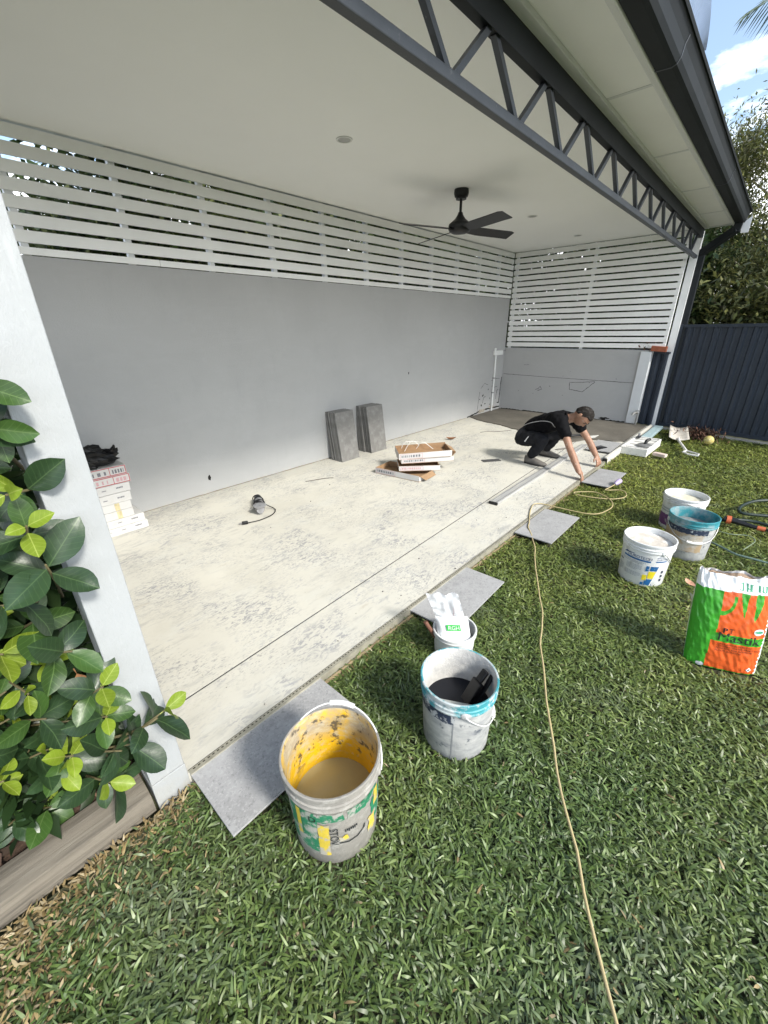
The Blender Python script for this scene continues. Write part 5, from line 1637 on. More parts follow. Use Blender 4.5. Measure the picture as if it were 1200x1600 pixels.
def leaf_mat(name, c, vein, rough, trans, coat):
    m = mat(name, c, rough, .18, 18, .12, 40, trans=trans, coat=coat, spec=.5, randv=.22)
    n, l = m.node_tree.nodes, m.node_tree.links
    b = n['Principled BSDF']
    src = b.inputs['Base Color'].links[0].from_socket
    t = n.new('ShaderNodeTexCoord')
    sp = n.new('ShaderNodeSeparateXYZ')
    l.new(t.outputs['Object'], sp.inputs[0])
    def mth(op, a, b_=None):
        q = n.new('ShaderNodeMath')
        q.operation = op
        for i, v in enumerate((a, b_)):
            if v is None: continue
            if isinstance(v, (int, float)): q.inputs[i].default_value = v
            else: l.new(v, q.inputs[i])
        return q.outputs[0]
    ax = mth('ABSOLUTE', sp.outputs[0])
    mid = mth('LESS_THAN', ax, .0012)
    # side veins: lines leaving the midrib at an angle
    q = mth('SUBTRACT', sp.outputs[1], mth('MULTIPLY', ax, .9))
    s_ = mth('SINE', mth('MULTIPLY', q, 430.0))
    side = mth('MULTIPLY', mth('GREATER_THAN', s_, .93), .45)
    fac = mth('MAXIMUM', mid, side)
    mx = n.new('ShaderNodeMixRGB')
    l.new(fac, mx.inputs['Fac'])
    l.new(src, mx.inputs['Color1'])
    mx.inputs['Color2'].default_value = (*vein, 1)
    l.new(mx.outputs[0], b.inputs['Base Color'])
    for nd in n:
        if nd.type == 'BSDF_TRANSLUCENT':
            l.new(mx.outputs[0], nd.inputs['Color'])
    return m
M_leafd = leaf_mat('glossy_dark_leaf', (.020, .044, .017), (.05, .09, .035), .34, .08, 0)
M_leafm = leaf_mat('mid_green_leaf', (.036, .080, .016), (.08, .14, .04), .36, .14, 0)
M_leafy = leaf_mat('young_lime_leaf', (.19, .27, .022), (.29, .36, .07), .45, .26, 0)
M_leafb = mat('brown_dead_leaf', (.33, .16, .07), .7, .2, 30, .2)
LD = [leaf_mesh(L, W, b, c, w, s, M_leafd) for L, W, b, c, w, s in ((.115, .029, .22, .25, .05, 0), (.10, .026, .35, .15, .08, 1), (.125, .032, .12, .35, .06, 2), (.09, .026, .45, .2, .05, 3))]
LM = [leaf_mesh(L, W, b, c, w, s, M_leafm) for L, W, b, c, w, s in ((.10, .026, .2, .3, .06, 4), (.085, .024, .35, .2, .08, 5), (.11, .028, .1, .25, .05, 6))]
LY = [leaf_mesh(L, W, b, c, w, s, M_leafy) for L, W, b, c, w, s in ((.078, .021, .15, .35, .06, 7), (.062, .018, .25, .4, .08, 8), (.088, .023, .05, .3, .05, 9))]
LB = leaf_mesh(.07, .018, .5, .5, .2, 11, M_leafb)
shrub = thing('leafy_shrub', 'broad leaved green shrub with lime young tips beside the white post', 'shrub', (-.3, 1.6, 0))
M_stem = mat('green_brown_stem', (.10, .085, .04), .7, .2, 20, .2)
rs_ = random.Random(21)
def put_leaf(me, base, d, upv, roll=0, s_=1.0):
    o = bpy.data.objects.new('leaf', me)
    COL.objects.link(o)
    o.parent = shrub
    y = d.normalized()
    z = (upv - y * upv.dot(y))
    z = z.normalized() if z.length > 1e-4 else y.orthogonal().normalized()
    x = y.cross(z)
    Mx = Matrix(((x.x, y.x, z.x, base.x), (x.y, y.y, z.y, base.y), (x.z, y.z, z.z, base.z), (0, 0, 0, 1))) @ Matrix.Rotation(roll, 4, 'Y') @ Matrix.Scale(s_, 4)
    o.matrix_parent_inverse = WORLDM[shrub.name].inverted()
    o.matrix_basis = Mx
def whorl(tip, axis, young, mb, n=None, size=1.0):
    axis = axis.normalized()
    root = tip - axis * .16
    mb.tube([root - axis * .10 + Vector((0, .03, -.04)), root, tip], [.005, .004, .0025], 6)
    a0 = rs_.uniform(0, 6.28)
    sx = axis.orthogonal().normalized()
    sy = axis.cross(sx)
    tiers = [(-.075, 2, 1.0, .95), (-.03, 2, .95, .75)] if not young else [(-.085, 2, 1.0, 1.0), (-.045, 2, .95, .8), (-.004, 2, .9, .55)]
    for ti, (off, cnt, sc, spread) in enumerate(tiers):
        for k in range(cnt):
            a = a0 + ti * 1.57 + k * math.pi + rs_.uniform(-.25, .25)
            rad = sx * math.cos(a) + sy * math.sin(a)
            d = rad * math.sin(spread * 1.25) + axis * math.cos(spread * 1.25) + Vector((0, 0, -.12))
            last = young and ti == len(tiers) - 1
            me = rs_.choice(LY) if last or (young and ti == 1 and rs_.random() < .45) else (rs_.choice(LM) if rs_.random() < .30 else rs_.choice(LD))
            put_leaf(me, tip + axis * off + rad * .004, d, axis, rs_.uniform(-.35, .35), size * sc * rs_.uniform(.85, 1.15))
mbs = MB()
# twig tips over the face of the shrub that looks at the lawn
tips = []
tries = 0
def x_left(z):
    return -.28 + .30 * z
while len(tips) < 51 and tries < 9000:
    tries += 1
    z = rs_.uniform(.08, 1.50)
    x = rs_.uniform(min(.04, x_left(z) - .05), .095)
    y = (1.40 if z < .25 else 1.34 if z < .45 else 1.27) + rs_.uniform(-.07, .09)
    if z > 1.0: x = rs_.uniform(.02, .085)
    if x > .04 and 1.17 < y < 1.36:
        y = 1.15 + rs_.uniform(-.03, .02)
    p = Vector((x, y, z))
    if all((p - q).length > .076 for q in tips):
        tips.append(p)
for p in tips:
    ax = Vector((rs_.uniform(-.25, .75) + (.25 if p.x > -.2 else 0), -1 + rs_.uniform(-.2, .3), rs_.uniform(.05, .9)))
    if p.z > 1.0: ax.x = rs_.uniform(-.7, .0)
    whorl(p, ax, rs_.random() < .55, mbs, size=rs_.uniform(.74, 1.08))
# the sprig that reaches across the post and the low shoots over the sleeper
for p, ax, y_, s_ in (((.215, 1.12, .435), (.75, -.45, .55), True, 1.05), ((.13, 1.16, .335), (.6, -.75, .25), False, 1.1), ((.03, 1.22, .20), (.3, -.9, .35), True, .95), ((.07, 1.27, .12), (.7, -.8, .0), False, 1.1), ((-.02, 1.24, .36), (.3, -.8, .5), True, 1.0)):
    whorl(Vector(p), Vector(ax), y_, mbs, size=s_)
mbs.tube(jitter_path([(-.10, 1.55, .15), (.0, 1.33, .30), (.12, 1.18, .37), (.19, 1.13, .415)], .04, .004), .0045, 6)
put_leaf(LB, Vector((.062, 1.27, .60)), Vector((.1, -.2, -1)), Vector((0, -1, 0)), .2, 1.1)
for k in range(7):
    x = -.55 + .1 * k
    mbs.tube(jitter_path([(x * .6 - .1, 1.65, .0), (x * .8, 1.60, .4), (x, 1.55, .8), (x + .05, 1.5, 1.3)], .1, .03, k), [.012] * len(jitter_path([(x * .6 - .1, 1.65, .0), (x * .8, 1.60, .4), (x, 1.55, .8), (x + .05, 1.5, 1.3)], .1, .03, k)), 6)
kind(mbs.build('stem', M_stem, shrub, world=True, smooth='all'), 'stuff')
# inner foliage behind the outer leaves
def leaf_cloud(c, L, W, rng, cols, tilt=.6):
    """one 2-quad folded leaf per point"""
    n = len(c)
    a = rng.uniform(0, 2 * np.pi, n)
    el = rng.normal(0, tilt, n)
    d = np.stack([np.cos(a) * np.cos(el), np.sin(a) * np.cos(el), np.sin(el)], 1)
    s_ = np.stack([-np.sin(a), np.cos(a), rng.normal(0, .5, n)], 1)
    s_ /= np.linalg.norm(s_, axis=1)[:, None]
    up = np.cross(d, s_)
    LL = (L * rng.uniform(.7, 1.25, n))[:, None]
    WW = (W * rng.uniform(.7, 1.25, n))[:, None]
    P0, P3 = c, c + d * LL
    m = c + d * LL * .45
    A, B = m - s_ * WW + up * WW * .3, m + s_ * WW + up * WW * .3
    V = np.stack([P0, A, P3, B], 1).reshape(-1, 3)
    b = (np.arange(n) * 4)[:, None]
    F = np.concatenate([(b + [0, 1, 2])[:, None], (b + [0, 2, 3])[:, None]], 1).reshape(-1, 3)
    return V, F, np.repeat(cols, 4, 0)
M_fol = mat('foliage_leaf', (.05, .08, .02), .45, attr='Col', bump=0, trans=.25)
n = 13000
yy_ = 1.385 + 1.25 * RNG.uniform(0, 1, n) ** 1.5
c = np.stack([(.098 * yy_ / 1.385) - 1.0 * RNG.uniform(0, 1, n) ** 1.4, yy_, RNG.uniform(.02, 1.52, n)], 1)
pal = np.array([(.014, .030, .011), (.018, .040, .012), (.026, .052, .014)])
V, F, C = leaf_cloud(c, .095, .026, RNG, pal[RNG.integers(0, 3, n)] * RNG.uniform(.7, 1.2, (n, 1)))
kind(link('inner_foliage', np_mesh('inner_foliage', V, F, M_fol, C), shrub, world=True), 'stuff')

# ------------------------------------------------------------------ trees beyond the walls and the fence
M_bark = mat('grey_bark', (.20, .175, .14), .9, .3, 8, .5, 30, layers=[dict(col=(.34, .31, .26), scale=10, lo=.5, hi=.64, amt=.7)])
def tree(name, label, base, H, spread, nleaf, pal, seed, lean=(0, 0), L=.10, W=.018, bark=None, crown0=.25, grp='trees beyond the fence and the screens', gaps=.5, tilt=.7, limbs=9):
    rnd = random.Random(seed)
    rng = np.random.default_rng(seed)
    t = thing(name, label, 'tree', base, group=grp)
    b = Vector(base)
    tips = []
    top = b + Vector((lean[0], lean[1], H * .86))
    path = jitter_path([b, b.lerp(top, .35) + Vector((rnd.uniform(-.2, .2), rnd.uniform(-.2, .2), 0)), b.lerp(top, .7) + Vector((rnd.uniform(-.3, .3), rnd.uniform(-.3, .3), 0)), top], H / 14, .05, seed)
    r0 = .022 * H ** .9 + .02
    MB().tube(path, [r0 * (1 - .85 * i / (len(path) - 1)) for i in range(len(path))], 8).build('trunk', bark or M_bark, t, world=True, smooth='all')
    tw = MB()
    for k in range(limbs):
        f = crown0 + (1 - crown0) * (k + rnd.random() * .6) / limbs
        p = path[min(len(path) - 1, int(f * (len(path) - 1)))]
        a = k * 2.4 + rnd.uniform(-.5, .5)
        ln = spread * (1.15 - .55 * f) * rnd.uniform(.75, 1.15)
        e = p + Vector((math.cos(a) * ln, math.sin(a) * ln, ln * rnd.uniform(.15, .75)))
        if base[0] < 9 and base[1] > 5: e.y = max(e.y, 4.8)
        elif base[0] > 9: e.x = max(e.x, 8.7)
        lp = jitter_path([p, p.lerp(e, .5) + Vector((0, 0, rnd.uniform(-.1, .25))), e], .25, .07, seed + k)
        rr = r0 * (.42 - .2 * f)
        MB().tube(lp, [max(.006, rr * (1 - .8 * i / (len(lp) - 1))) for i in range(len(lp))], 6).build('limb', bark or M_bark, t, world=True, smooth='all')
        for q in range(5):
            s0 = lp[int((.35 + .6 * rnd.random()) * (len(lp) - 1))]
            if base[1] > 5 and base[0] < 9 and s0.y < 4.9: continue
            ee = s0 + Vector((rnd.uniform(-1, 1), rnd.uniform(-1, 1), rnd.uniform(-.3, .9))) * spread * .42
            tw.tube(jitter_path([s0, s0.lerp(ee, .5) + Vector((0, 0, .05)), ee], .2, .06, seed + q), .011, 4, caps=False)
            tips += [s0.lerp(ee, .5), s0.lerp(ee, .8), ee]
        tips += [lp[-1], lp[len(lp) // 2]]
    kind(tw.build('twig', bark or M_bark, t, world=True, fixn=False), 'stuff')
    tips = np.array([tuple(q) for q in tips])
    # uneven clumps round the twig ends
    wgt = rng.uniform(.1, 1, len(tips)) ** (1 + gaps)
    idx = rng.choice(len(tips), nleaf, p=wgt / wgt.sum())
    rad = (rng.uniform(.5, 1.2, len(tips)) * spread * (.15 if gaps > 1 else .20))[idx][:, None]
    c = tips[idx] + rng.normal(0, 1, (nleaf, 3)) * rad * np.array([1, 1, .75])
    c = c[(c[:, 2] > .05) & ~((c[:, 0] < 8.35) & (c[:, 1] < 4.45))]
    cl = np.array(pal)[rng.integers(0, len(pal), len(c))] * rng.uniform(.65, 1.35, (len(c), 1))
    V, F, C = leaf_cloud(c, L, W, rng, cl, tilt)
    kind(link('crown', np_mesh('crown', V, F, M_fol, C), t, world=True), 'stuff')
    return t
OL = [(.130, .150, .055), (.095, .115, .040), (.18, .185, .070), (.145, .15, .072), (.24, .24, .075)]
DG = [(.035, .060, .018), (.050, .085, .025), (.070, .100, .032), (.030, .045, .016)]
M_bark2 = mat('pale_branch_bark', (.42, .37, .29), .9, .3, 8, .4, 30)
trees = [
    ('gum_tree', 'tall olive gum tree directly behind the downpipe', (11.6, 1.7, -.1), 4.9, 2.0, 40000, OL, 1),
    ('gum_tree', 'tallest gum tree showing above the navy fence', (13.2, .5, -.1), 6.0, 2.4, 44000, OL, 2),
    ('gum_tree', 'low spreading gum tree just beyond the navy fence', (10.8, .2, -.1), 3.4, 1.7, 36000, OL, 3),
    ('gum_tree', 'gum tree at the far right behind the fence', (12.0, -1.8, -.1), 5.6, 2.3, 40000, OL, 4),
    ('bushy_tree', 'dark bushy tree behind the middle of the rear screen', (11.6, 3.6, -.1), 3.9, 2.0, 24000, DG, 5),
    ('bushy_tree', 'dark bushy tree behind the rear corner of the screens', (10.6, 5.8, -.1), 4.2, 2.1, 24000, DG, 6),
    ('bushy_tree', 'dark bushy tree behind the open end of the rear screen', (10.3, 2.3, -.1), 3.0, 1.6, 26000, DG, 7),
    ('bushy_tree', 'low dark bush crowding the back of the navy fence', (9.9, -.5, -.1), 2.3, 1.3, 22000, OL, 8)]
for nm, lab, b, H, sp, nl, pal, sd in trees:
    tree(nm, lab, b, H, sp, nl, pal, sd, bark=M_bark2 if nm == 'gum_tree' else None, L=.085 if nm == 'gum_tree' else .13, W=.0145 if nm == 'gum_tree' else .026, limbs=14, crown0=.10, gaps=1.6 if nm == 'gum_tree' else .5)
for k, (x, lab) in enumerate(((2.0, 'leafy hedge tree behind the near end of the slat screen'), (3.5, 'leafy hedge tree behind the slat screen above the power tool'), (5.0, 'leafy hedge tree behind the slat screen above the leaning tiles'), (6.6, 'leafy hedge tree behind the slat screen by the fan'), (8.3, 'leafy hedge tree behind the corner end of the slat screen'))):
    tree('hedge_tree', lab, (x + .1 * (k % 2), 5.9 + .3 * (k % 2), -.1), 3.9 if k else 3.3, 1.5, 30000, DG + OL[:2], 20 + k, L=.12, W=.028, limbs=11, crown0=.3, gaps=.2, grp='hedge trees behind the long slat screen')
# palm on the right, only its frond tips hang into view
pm = thing('palm_tree', 'palm whose drooping frond hangs into the sky at the top right', 'palm', (8.6, -1.6, -.1))
MB().tube(jitter_path([(8.6, -1.6, -.1), (8.5, -1.45, 2.2), (8.45, -1.28, 4.92)], .3, .02), .13, 10).build('trunk', M_bark, pm, world=True, smooth='all')
M_frond = mat('palm_frond', (.055, .085, .04), .45, .2, 10, .05, trans=.15)
rp = random.Random(4)
crown = Vector((8.45, -1.28, 4.92))
for k in range(12):
    a = k * .5236 + .1
    d = Vector((math.cos(a), math.sin(a), 0))
    ln = rp.uniform(1.9, 2.4)
    if k == 4:      # the one seen in the picture
        d = Vector((-.10, 1, 0)).normalized()
        ln = 2.65
    droop = rp.uniform(.9, 1.5) if k != 4 else .55
    pts = [crown + d * ln * t + Vector((0, 0, .75 * t - droop * t * t * 1.3)) for t in [i / 22 for i in range(23)]]
    fm = MB().tube(pts, [.018 * (1 - .85 * i / 22) for i in range(23)], 5)
    s_ = d.cross(Vector((0, 0, 1)))
    for i in range(3, 23):
        for sg in (-1, 1):
            for h_ in (0, .33, .66):
                if i == 22 and h_: continue
                p = pts[i].lerp(pts[min(22, i + 1)], h_)
                L_ = .74 * math.sin(math.pi * min(1, (i + h_) / 22 * .80 + .18)) + .14
                e = p + s_ * sg * L_ * .75 + d * L_ * .55 + Vector((0, 0, -.48 * L_ + rp.uniform(-.08, .05)))
                m = p.lerp(e, .5) + Vector((0, 0, .05 * L_))
                w = (d * .5 + Vector((0, 0, .5))).normalized() * .0075
                fm.add([p - w * .5, p + w * .5, m + w, e, m - w], [(0, 1, 2, 4), (4, 2, 3)])
    fm.build('frond', M_frond, pm, world=True, fixn=False)

# ------------------------------------------------------------------ person crouching over the tile
def skin(nodes, edges, sub=2, root=0):
    me = bpy.data.meshes.new('skin')
    me.from_pydata([n_[0] for n_ in nodes], edges, [])
    o = bpy.data.objects.new('skin', me)
    COL.objects.link(o)
    o.modifiers.new('s', 'SKIN')
    if not me.skin_vertices:
        bpy.context.view_layer.objects.active = o
    lay = me.skin_vertices[0].data
    for i, n_ in enumerate(nodes):
        r = n_[1]
        lay[i].radius = r if isinstance(r, tuple) else (r, r)
        lay[i].use_root = (i == root)
    m = o.modifiers.new('sub', 'SUBSURF')
    m.levels = sub
    m.render_levels = sub
    r = evaluated(o)
    drop(o)
    v = [tuple(q.co) for q in r.vertices]
    f = [tuple(p.vertices) for p in r.polygons]
    return v, f
def chain(*nodes):
    return list(nodes), [(i, i + 1) for i in range(len(nodes) - 1)]
def remeshed(mb, vox, smooth=3):
    me = bpy.data.meshes.new('body')
    me.from_pydata(mb.v, [], mb.f)
    o = bpy.data.objects.new('body', me)
    COL.objects.link(o)
    m = o.modifiers.new('r', 'REMESH')
    m.mode = 'VOXEL'
    m.voxel_size = vox
    s_ = o.modifiers.new('sm', 'SMOOTH')
    s_.iterations = smooth
    r = evaluated(o)
    drop(o)
    r.polygons.foreach_set('use_smooth', [True] * len(r.polygons))
    return r
pe = thing('person', 'person in black polo shirt and dark trousers crouching to set a tile', 'person', (4.9, 1.9, 0))
M_skin = mat('skin', (.31, .17, .11), .5, .10, 14, .05, 60, layers=[dict(col=(.24, .11, .07), scale=9, lo=.52, hi=.7, amt=.5), dict(col=(.46, .40, .35), scale=30, lo=.58, hi=.68, amt=.5), dict(col=(.13, .075, .05), scale=60, lo=.55, hi=.66, amt=.5, stretch=(1, .4, .4))])
M_shirt = mat('black_cotton', (.006, .006, .007), .85, .15, 20, .35, 16, spec=.1)
M_trous = mat('charcoal_trousers', (.014, .0145, .017), .85, .15, 20, .4, 14, spec=.15)
M_shoe = mat('dusty_grey_shoe', (.13, .12, .108), .8, .2, 20, .2, 50)
M_hair = mat('dark_greying_hair', (.022, .019, .017), .8, .3, 30, .6, 50, spec=.1, layers=[dict(col=(.22, .21, .20), scale=30, lo=.54, hi=.70, amt=.35, stretch=(1, .3, 1))])
M_grey = mat('grey_piping', (.40, .40, .40), .6, bump=0)
Pv = lambda *a: Vector(a)
pelvis, belly, chest, neck0 = Pv(4.88, 2.02, .285), Pv(4.88, 1.90, .425), Pv(4.86, 1.72, .52), Pv(4.855, 1.575, .565)
headc = Pv(4.84, 1.412, .598)
R_sh, R_el, R_wr = Pv(4.665, 1.575, .545), Pv(4.575, 1.405, .285), Pv(4.50, 1.262, .098)
L_sh, L_el, L_wr = Pv(5.05, 1.555, .52), Pv(5.10, 1.375, .285), Pv(5.095, 1.268, .128)
R_hip, R_kn, R_an = Pv(4.77, 2.03, .26), Pv(4.665, 1.715, .345), Pv(4.70, 1.885, .085)
L_hip, L_kn, L_an = Pv(4.99, 2.03, .26), Pv(5.09, 1.70, .33), Pv(5.13, 1.885, .085)
body = MB()
nodes = [(pelvis, (.10, .09)), (belly, (.10, .09)), (chest, (.115, .09)), (neck0, (.062, .056)), (neck0.lerp(headc, .55), .052), (headc, .06),
         (R_sh, .045), (R_sh.lerp(R_el, .5), .045), (R_el, .038), (R_el.lerp(R_wr, .35), .042), (R_el.lerp(R_wr, 1.2), .030),
         (L_sh, .045), (L_sh.lerp(L_el, .5), .045), (L_el, .038), (L_el.lerp(L_wr, .35), .042), (L_el.lerp(L_wr, 1.2), .030),
         (R_hip, .065), (R_hip.lerp(R_kn, .5), .055), (R_kn, .035), (R_kn.lerp(R_an, .4), .036), (R_an, .028),
         (L_hip, .065), (L_hip.lerp(L_kn, .5), .055), (L_kn, .035), (L_kn.lerp(L_an, .4), .036), (L_an, .028)]
edges = [(0, 1), (1, 2), (2, 3), (3, 4), (4, 5), (2, 6), (6, 7), (7, 8), (8, 9), (9, 10), (2, 11), (11, 12), (12, 13), (13, 14), (14, 15), (0, 16), (16, 17), (17, 18), (18, 19), (19, 20), (0, 21), (21, 22), (22, 23), (23, 24), (24, 25)]
v, f = skin([(tuple(a), b) for a, b in nodes], edges)
body.add(v, f)
# hands: palm, four unequal bent fingers, thumb off the side of the palm
def hand(wr, tgt, side, mb):
    d = (tgt - wr).normalized()
    up = Vector((side * .25, -.75, .65))
    nrm_ = (up - d * up.dot(d)).normalized()
    lat = d.cross(nrm_).normalized()
    if lat.x * side < 0: lat = -lat         # towards the thumb (inner side)
    k1 = wr + d * .075
    v, f = skin([(tuple(wr), (.033, .027)), (tuple(wr + d * .035), (.040, .020)), (tuple(k1), (.042, .017))], [(0, 1), (1, 2)], 2)
    mb.add(v, f)
    for i, (o_, ln) in enumerate(((.032, .074), (.011, .083), (-.010, .076), (-.030, .060))):
        b0 = wr + d * .05 + lat * o_ * .8
        b1 = k1 + lat * o_
        b2 = b1 + (d * .9 - nrm_ * .35).normalized() * ln * .5 + lat * o_ * .15
        b3 = b2 + (d * .55 - nrm_ * .85).normalized() * ln * .5
        v, f = skin([(tuple(b0), .0105), (tuple(b1), .0105), (tuple(b2), .0095), (tuple(b3), .0075)], [(0, 1), (1, 2), (2, 3)], 2)
        mb.add(v, f)
    t0 = wr + d * .03 + lat * .022
    t1 = t0 + (d * .5 + lat * .75 - nrm_ * .3).normalized() * .036
    t2 = t1 + (d * .85 + lat * .15 - nrm_ * .45).normalized() * .034
    v, f = skin([(tuple(t0), .0135), (tuple(t1), .011), (tuple(t2), .008)], [(0, 1), (1, 2)], 2)
    mb.add(v, f)
hand(R_wr, Pv(4.475, 1.165, .0), 1, body)
hand(L_wr, Pv(5.06, 1.175, .015), -1, body)
# head: axes  hu = crown, hf = face
hu = Vector((-.04, -.90, .43)).normalized()
hf = Vector((-.22, -.52, -.82))
hf = (hf - hu * hf.dot(hu)).normalized()
hs_ = hf.cross(hu).normalized()            # towards the person's own left or right, symmetric
HS = 1.0
vs, fs = [], []
NA, NB = 40, 28
for j in range(NB + 1):
    el = -math.pi / 2 + math.pi * j / NB
    for i in range(NA):
        a = 2 * math.pi * i / NA           # a = 0 faces forward
        x, y, z = math.cos(el) * math.sin(a), math.cos(el) * math.cos(a), math.sin(el)
        X_, Y_, Z_ = x * .074, y * .094, z * .112
        if y > 0:
            fr_ = y
            if z < -.1:                    # jaw narrows to the chin
                X_ *= 1 - .30 * min(1, (-z - .1))
                Y_ += .012 * min(1, (-z - .1) * 1.4) * fr_
            Y_ -= .010 * max(0, 1 - abs(z - .05) * 5) * max(0, 1 - abs(abs(x) - .38) * 4.5) * fr_      # eye sockets
            Y_ += .006 * max(0, 1 - abs(z - .22) * 7) * max(0, 1 - abs(x) * 1.3)                       # brow
            Y_ += .026 * max(0, 1 - abs(x) * 6) * max(0, min(1, (.14 - z) * 2.6)) * (1 if z > -.26 else max(0, 1 - (-.26 - z) * 14))   # nose
            Y_ += .006 * max(0, 1 - abs(x) * 3) * max(0, 1 - abs(z + .50) * 9)                         # lips
            Y_ -= .005 * max(0, 1 - abs(x) * 3) * max(0, 1 - abs(z + .52) * 22)                        # mouth line
        else:
            Y_ *= 1.08
            if z < -.3: X_ *= .85
        vs.append(headc + hs_ * X_ * HS + hf * Y_ * HS + hu * (Z_ * HS))
for j in range(NB):
    for i in range(NA):
        fs.append((j * NA + i, j * NA + (i + 1) % NA, (j + 1) * NA + (i + 1) % NA, (j + 1) * NA + i))
body.add(vs, fs)
for sg in (-1, 1):                         # ears
    ec_ = headc + hs_ * sg * .076 - hf * .010 + hu * .0
    ev = []
    for j in range(9):
        el = -math.pi / 2 + math.pi * j / 8
        for i in range(12):
            a = 2 * math.pi * i / 12
            ev.append(ec_ + hs_ * sg * (.010 * math.cos(el) * math.cos(a) + .006) + hf * .017 * math.cos(el) * math.sin(a) + hu * .031 * math.sin(el))
    body.add(ev, [(j * 12 + i, j * 12 + (i + 1) % 12, (j + 1) * 12 + (i + 1) % 12, (j + 1) * 12 + i) for j in range(8) for i in range(12)])
bme = remeshed(body, .0055, 2)
bme.materials.append(M_skin)
bo = link('body', bme, pe, world=True)
for sg in (-1, 1):
    e = headc + hs_ * sg * .030 + hf * .083 + hu * .010
    bm = bmesh.new()
    bmesh.ops.create_uvsphere(bm, u_segments=12, v_segments=8, radius=.0075, matrix=Matrix.Translation(e))
    me = bpy.data.meshes.new('eye')
    bm.to_mesh(me)
    bm.free()
    me.materials.append(mat('eye_dark', (.03, .025, .02), .2, bump=0))
    link('eye', me, pe, world=True)
    MB().bar(headc + hs_ * sg * .014 + hf * .0965 + hu * .028, headc + hs_ * sg * .046 + hf * .086 + hu * .030, .006, .007, up=tuple(hf)).build('eyebrow', M_hair, pe, world=True)
# hair: cap over the crown and back of the head with a ragged lower edge
hv, hfc = [], []
NA, NB = 48, 16
for j in range(NB + 1):
    for i in range(NA):
        a = 2 * math.pi * i / NA
        fwd_ = math.cos(a)
        low = .56 if fwd_ > .45 else (.56 - (.45 - fwd_) * 1.2 if fwd_ > -.1 else -.10 - (-.1 - fwd_) * .45)
        low += .05 * noise.noise(Vector((math.cos(a) * 5, math.sin(a) * 5, 2)))
        el = math.asin(low) + (math.pi / 2 - math.asin(low)) * j / NB
        x, y, z = math.cos(el) * math.sin(a), math.cos(el) * math.cos(a), math.sin(el)
        n_ = 1 + .045 * noise.noise(Vector((x * 9, y * 9, z * 9))) + .03 * noise.noise(Vector((x * 22, y * 22, z * 22)))
        th = -.002 if j == 0 else .006
        hv.append(headc + hs_ * x * (.074 + th) * n_ + hf * y * ((.094 if y > 0 else .1015) + th) * n_ + hu * z * (.112 + th) * n_)
for j in range(NB):
    for i in range(NA):
        hfc.append((j * NA + i, j * NA + (i + 1) % NA, (j + 1) * NA + (i + 1) % NA, (j + 1) * NA + i))
MB().add(hv, hfc).build('hair', M_hair, pe, world=True, smooth='all')
# polo shirt with sleeves
sh_ = MB()
R_se, L_se = R_sh.lerp(R_el, .66), L_sh.lerp(L_el, .62)
v, f = skin([(tuple(pelvis + Vector((0, .03, .05))), (.152, .135)), (tuple(belly), (.148, .135)), (tuple(chest), (.165, .135)), (tuple(neck0 + Vector((0, .012, .0))), (.095, .085)),
             (tuple(R_sh), .076), (tuple(R_sh.lerp(R_el, .35)), .073), (tuple(R_se), .070), (tuple(L_sh), .076), (tuple(L_sh.lerp(L_el, .35)), .073), (tuple(L_se), .070)],
            [(0, 1), (1, 2), (2, 3), (2, 4), (4, 5), (5, 6), (2, 7), (7, 8), (8, 9)])
sh_.add(v, f)
sme = remeshed(sh_, .010, 2)
for p in sme.vertices:                     # cloth folds
    q = p.co
    q += Vector(p.normal) * (.009 * noise.noise(q * 11) + .009 * noise.noise(Vector((q.x * 9, q.y * 30, q.z * 30))))
sme.materials.append(M_shirt)
so_ = link('polo_shirt', sme, pe, world=True)
tr_ = MB()
v, f = skin([(tuple(pelvis + Vector((0, .015, -.01))), (.150, .135)), (tuple(R_hip), .115), (tuple(R_hip.lerp(R_kn, .5)), .100), (tuple(R_kn), .080), (tuple(R_kn.lerp(R_an, .45)), .072), (tuple(R_an + Vector((0, .008, -.012))), .058),
             (tuple(L_hip), .115), (tuple(L_hip.lerp(L_kn, .5)), .100), (tuple(L_kn), .080), (tuple(L_kn.lerp(L_an, .45)), .072), (tuple(L_an + Vector((0, .008, -.012))), .058), (tuple(belly), (.13, .12))],
            [(0, 1), (1, 2), (2, 3), (3, 4), (4, 5), (0, 6), (6, 7), (7, 8), (8, 9), (9, 10), (0, 11)])
tr_.add(v, f)
tme = remeshed(tr_, .010, 2)
for p in tme.vertices:
    q = p.co
    q += Vector(p.normal) * (.007 * noise.noise(q * 13) + .009 * noise.noise(Vector((q.x * 8, q.y * 26, q.z * 26))))
tme.materials.append(M_trous)
link('trousers', tme, pe, world=True)
# collar, piping, side stripe
cpts = [neck0 + (neck0 - chest).normalized() * .02 + (hs_ * math.cos(a) * .062 + Vector((0, .5, .85)).normalized() * math.sin(a) * .060) for a in [i * math.pi / 8 for i in range(17)]]
MB().tube(cpts, .014, 6).build('collar', M_shirt, pe, world=True, smooth='all')
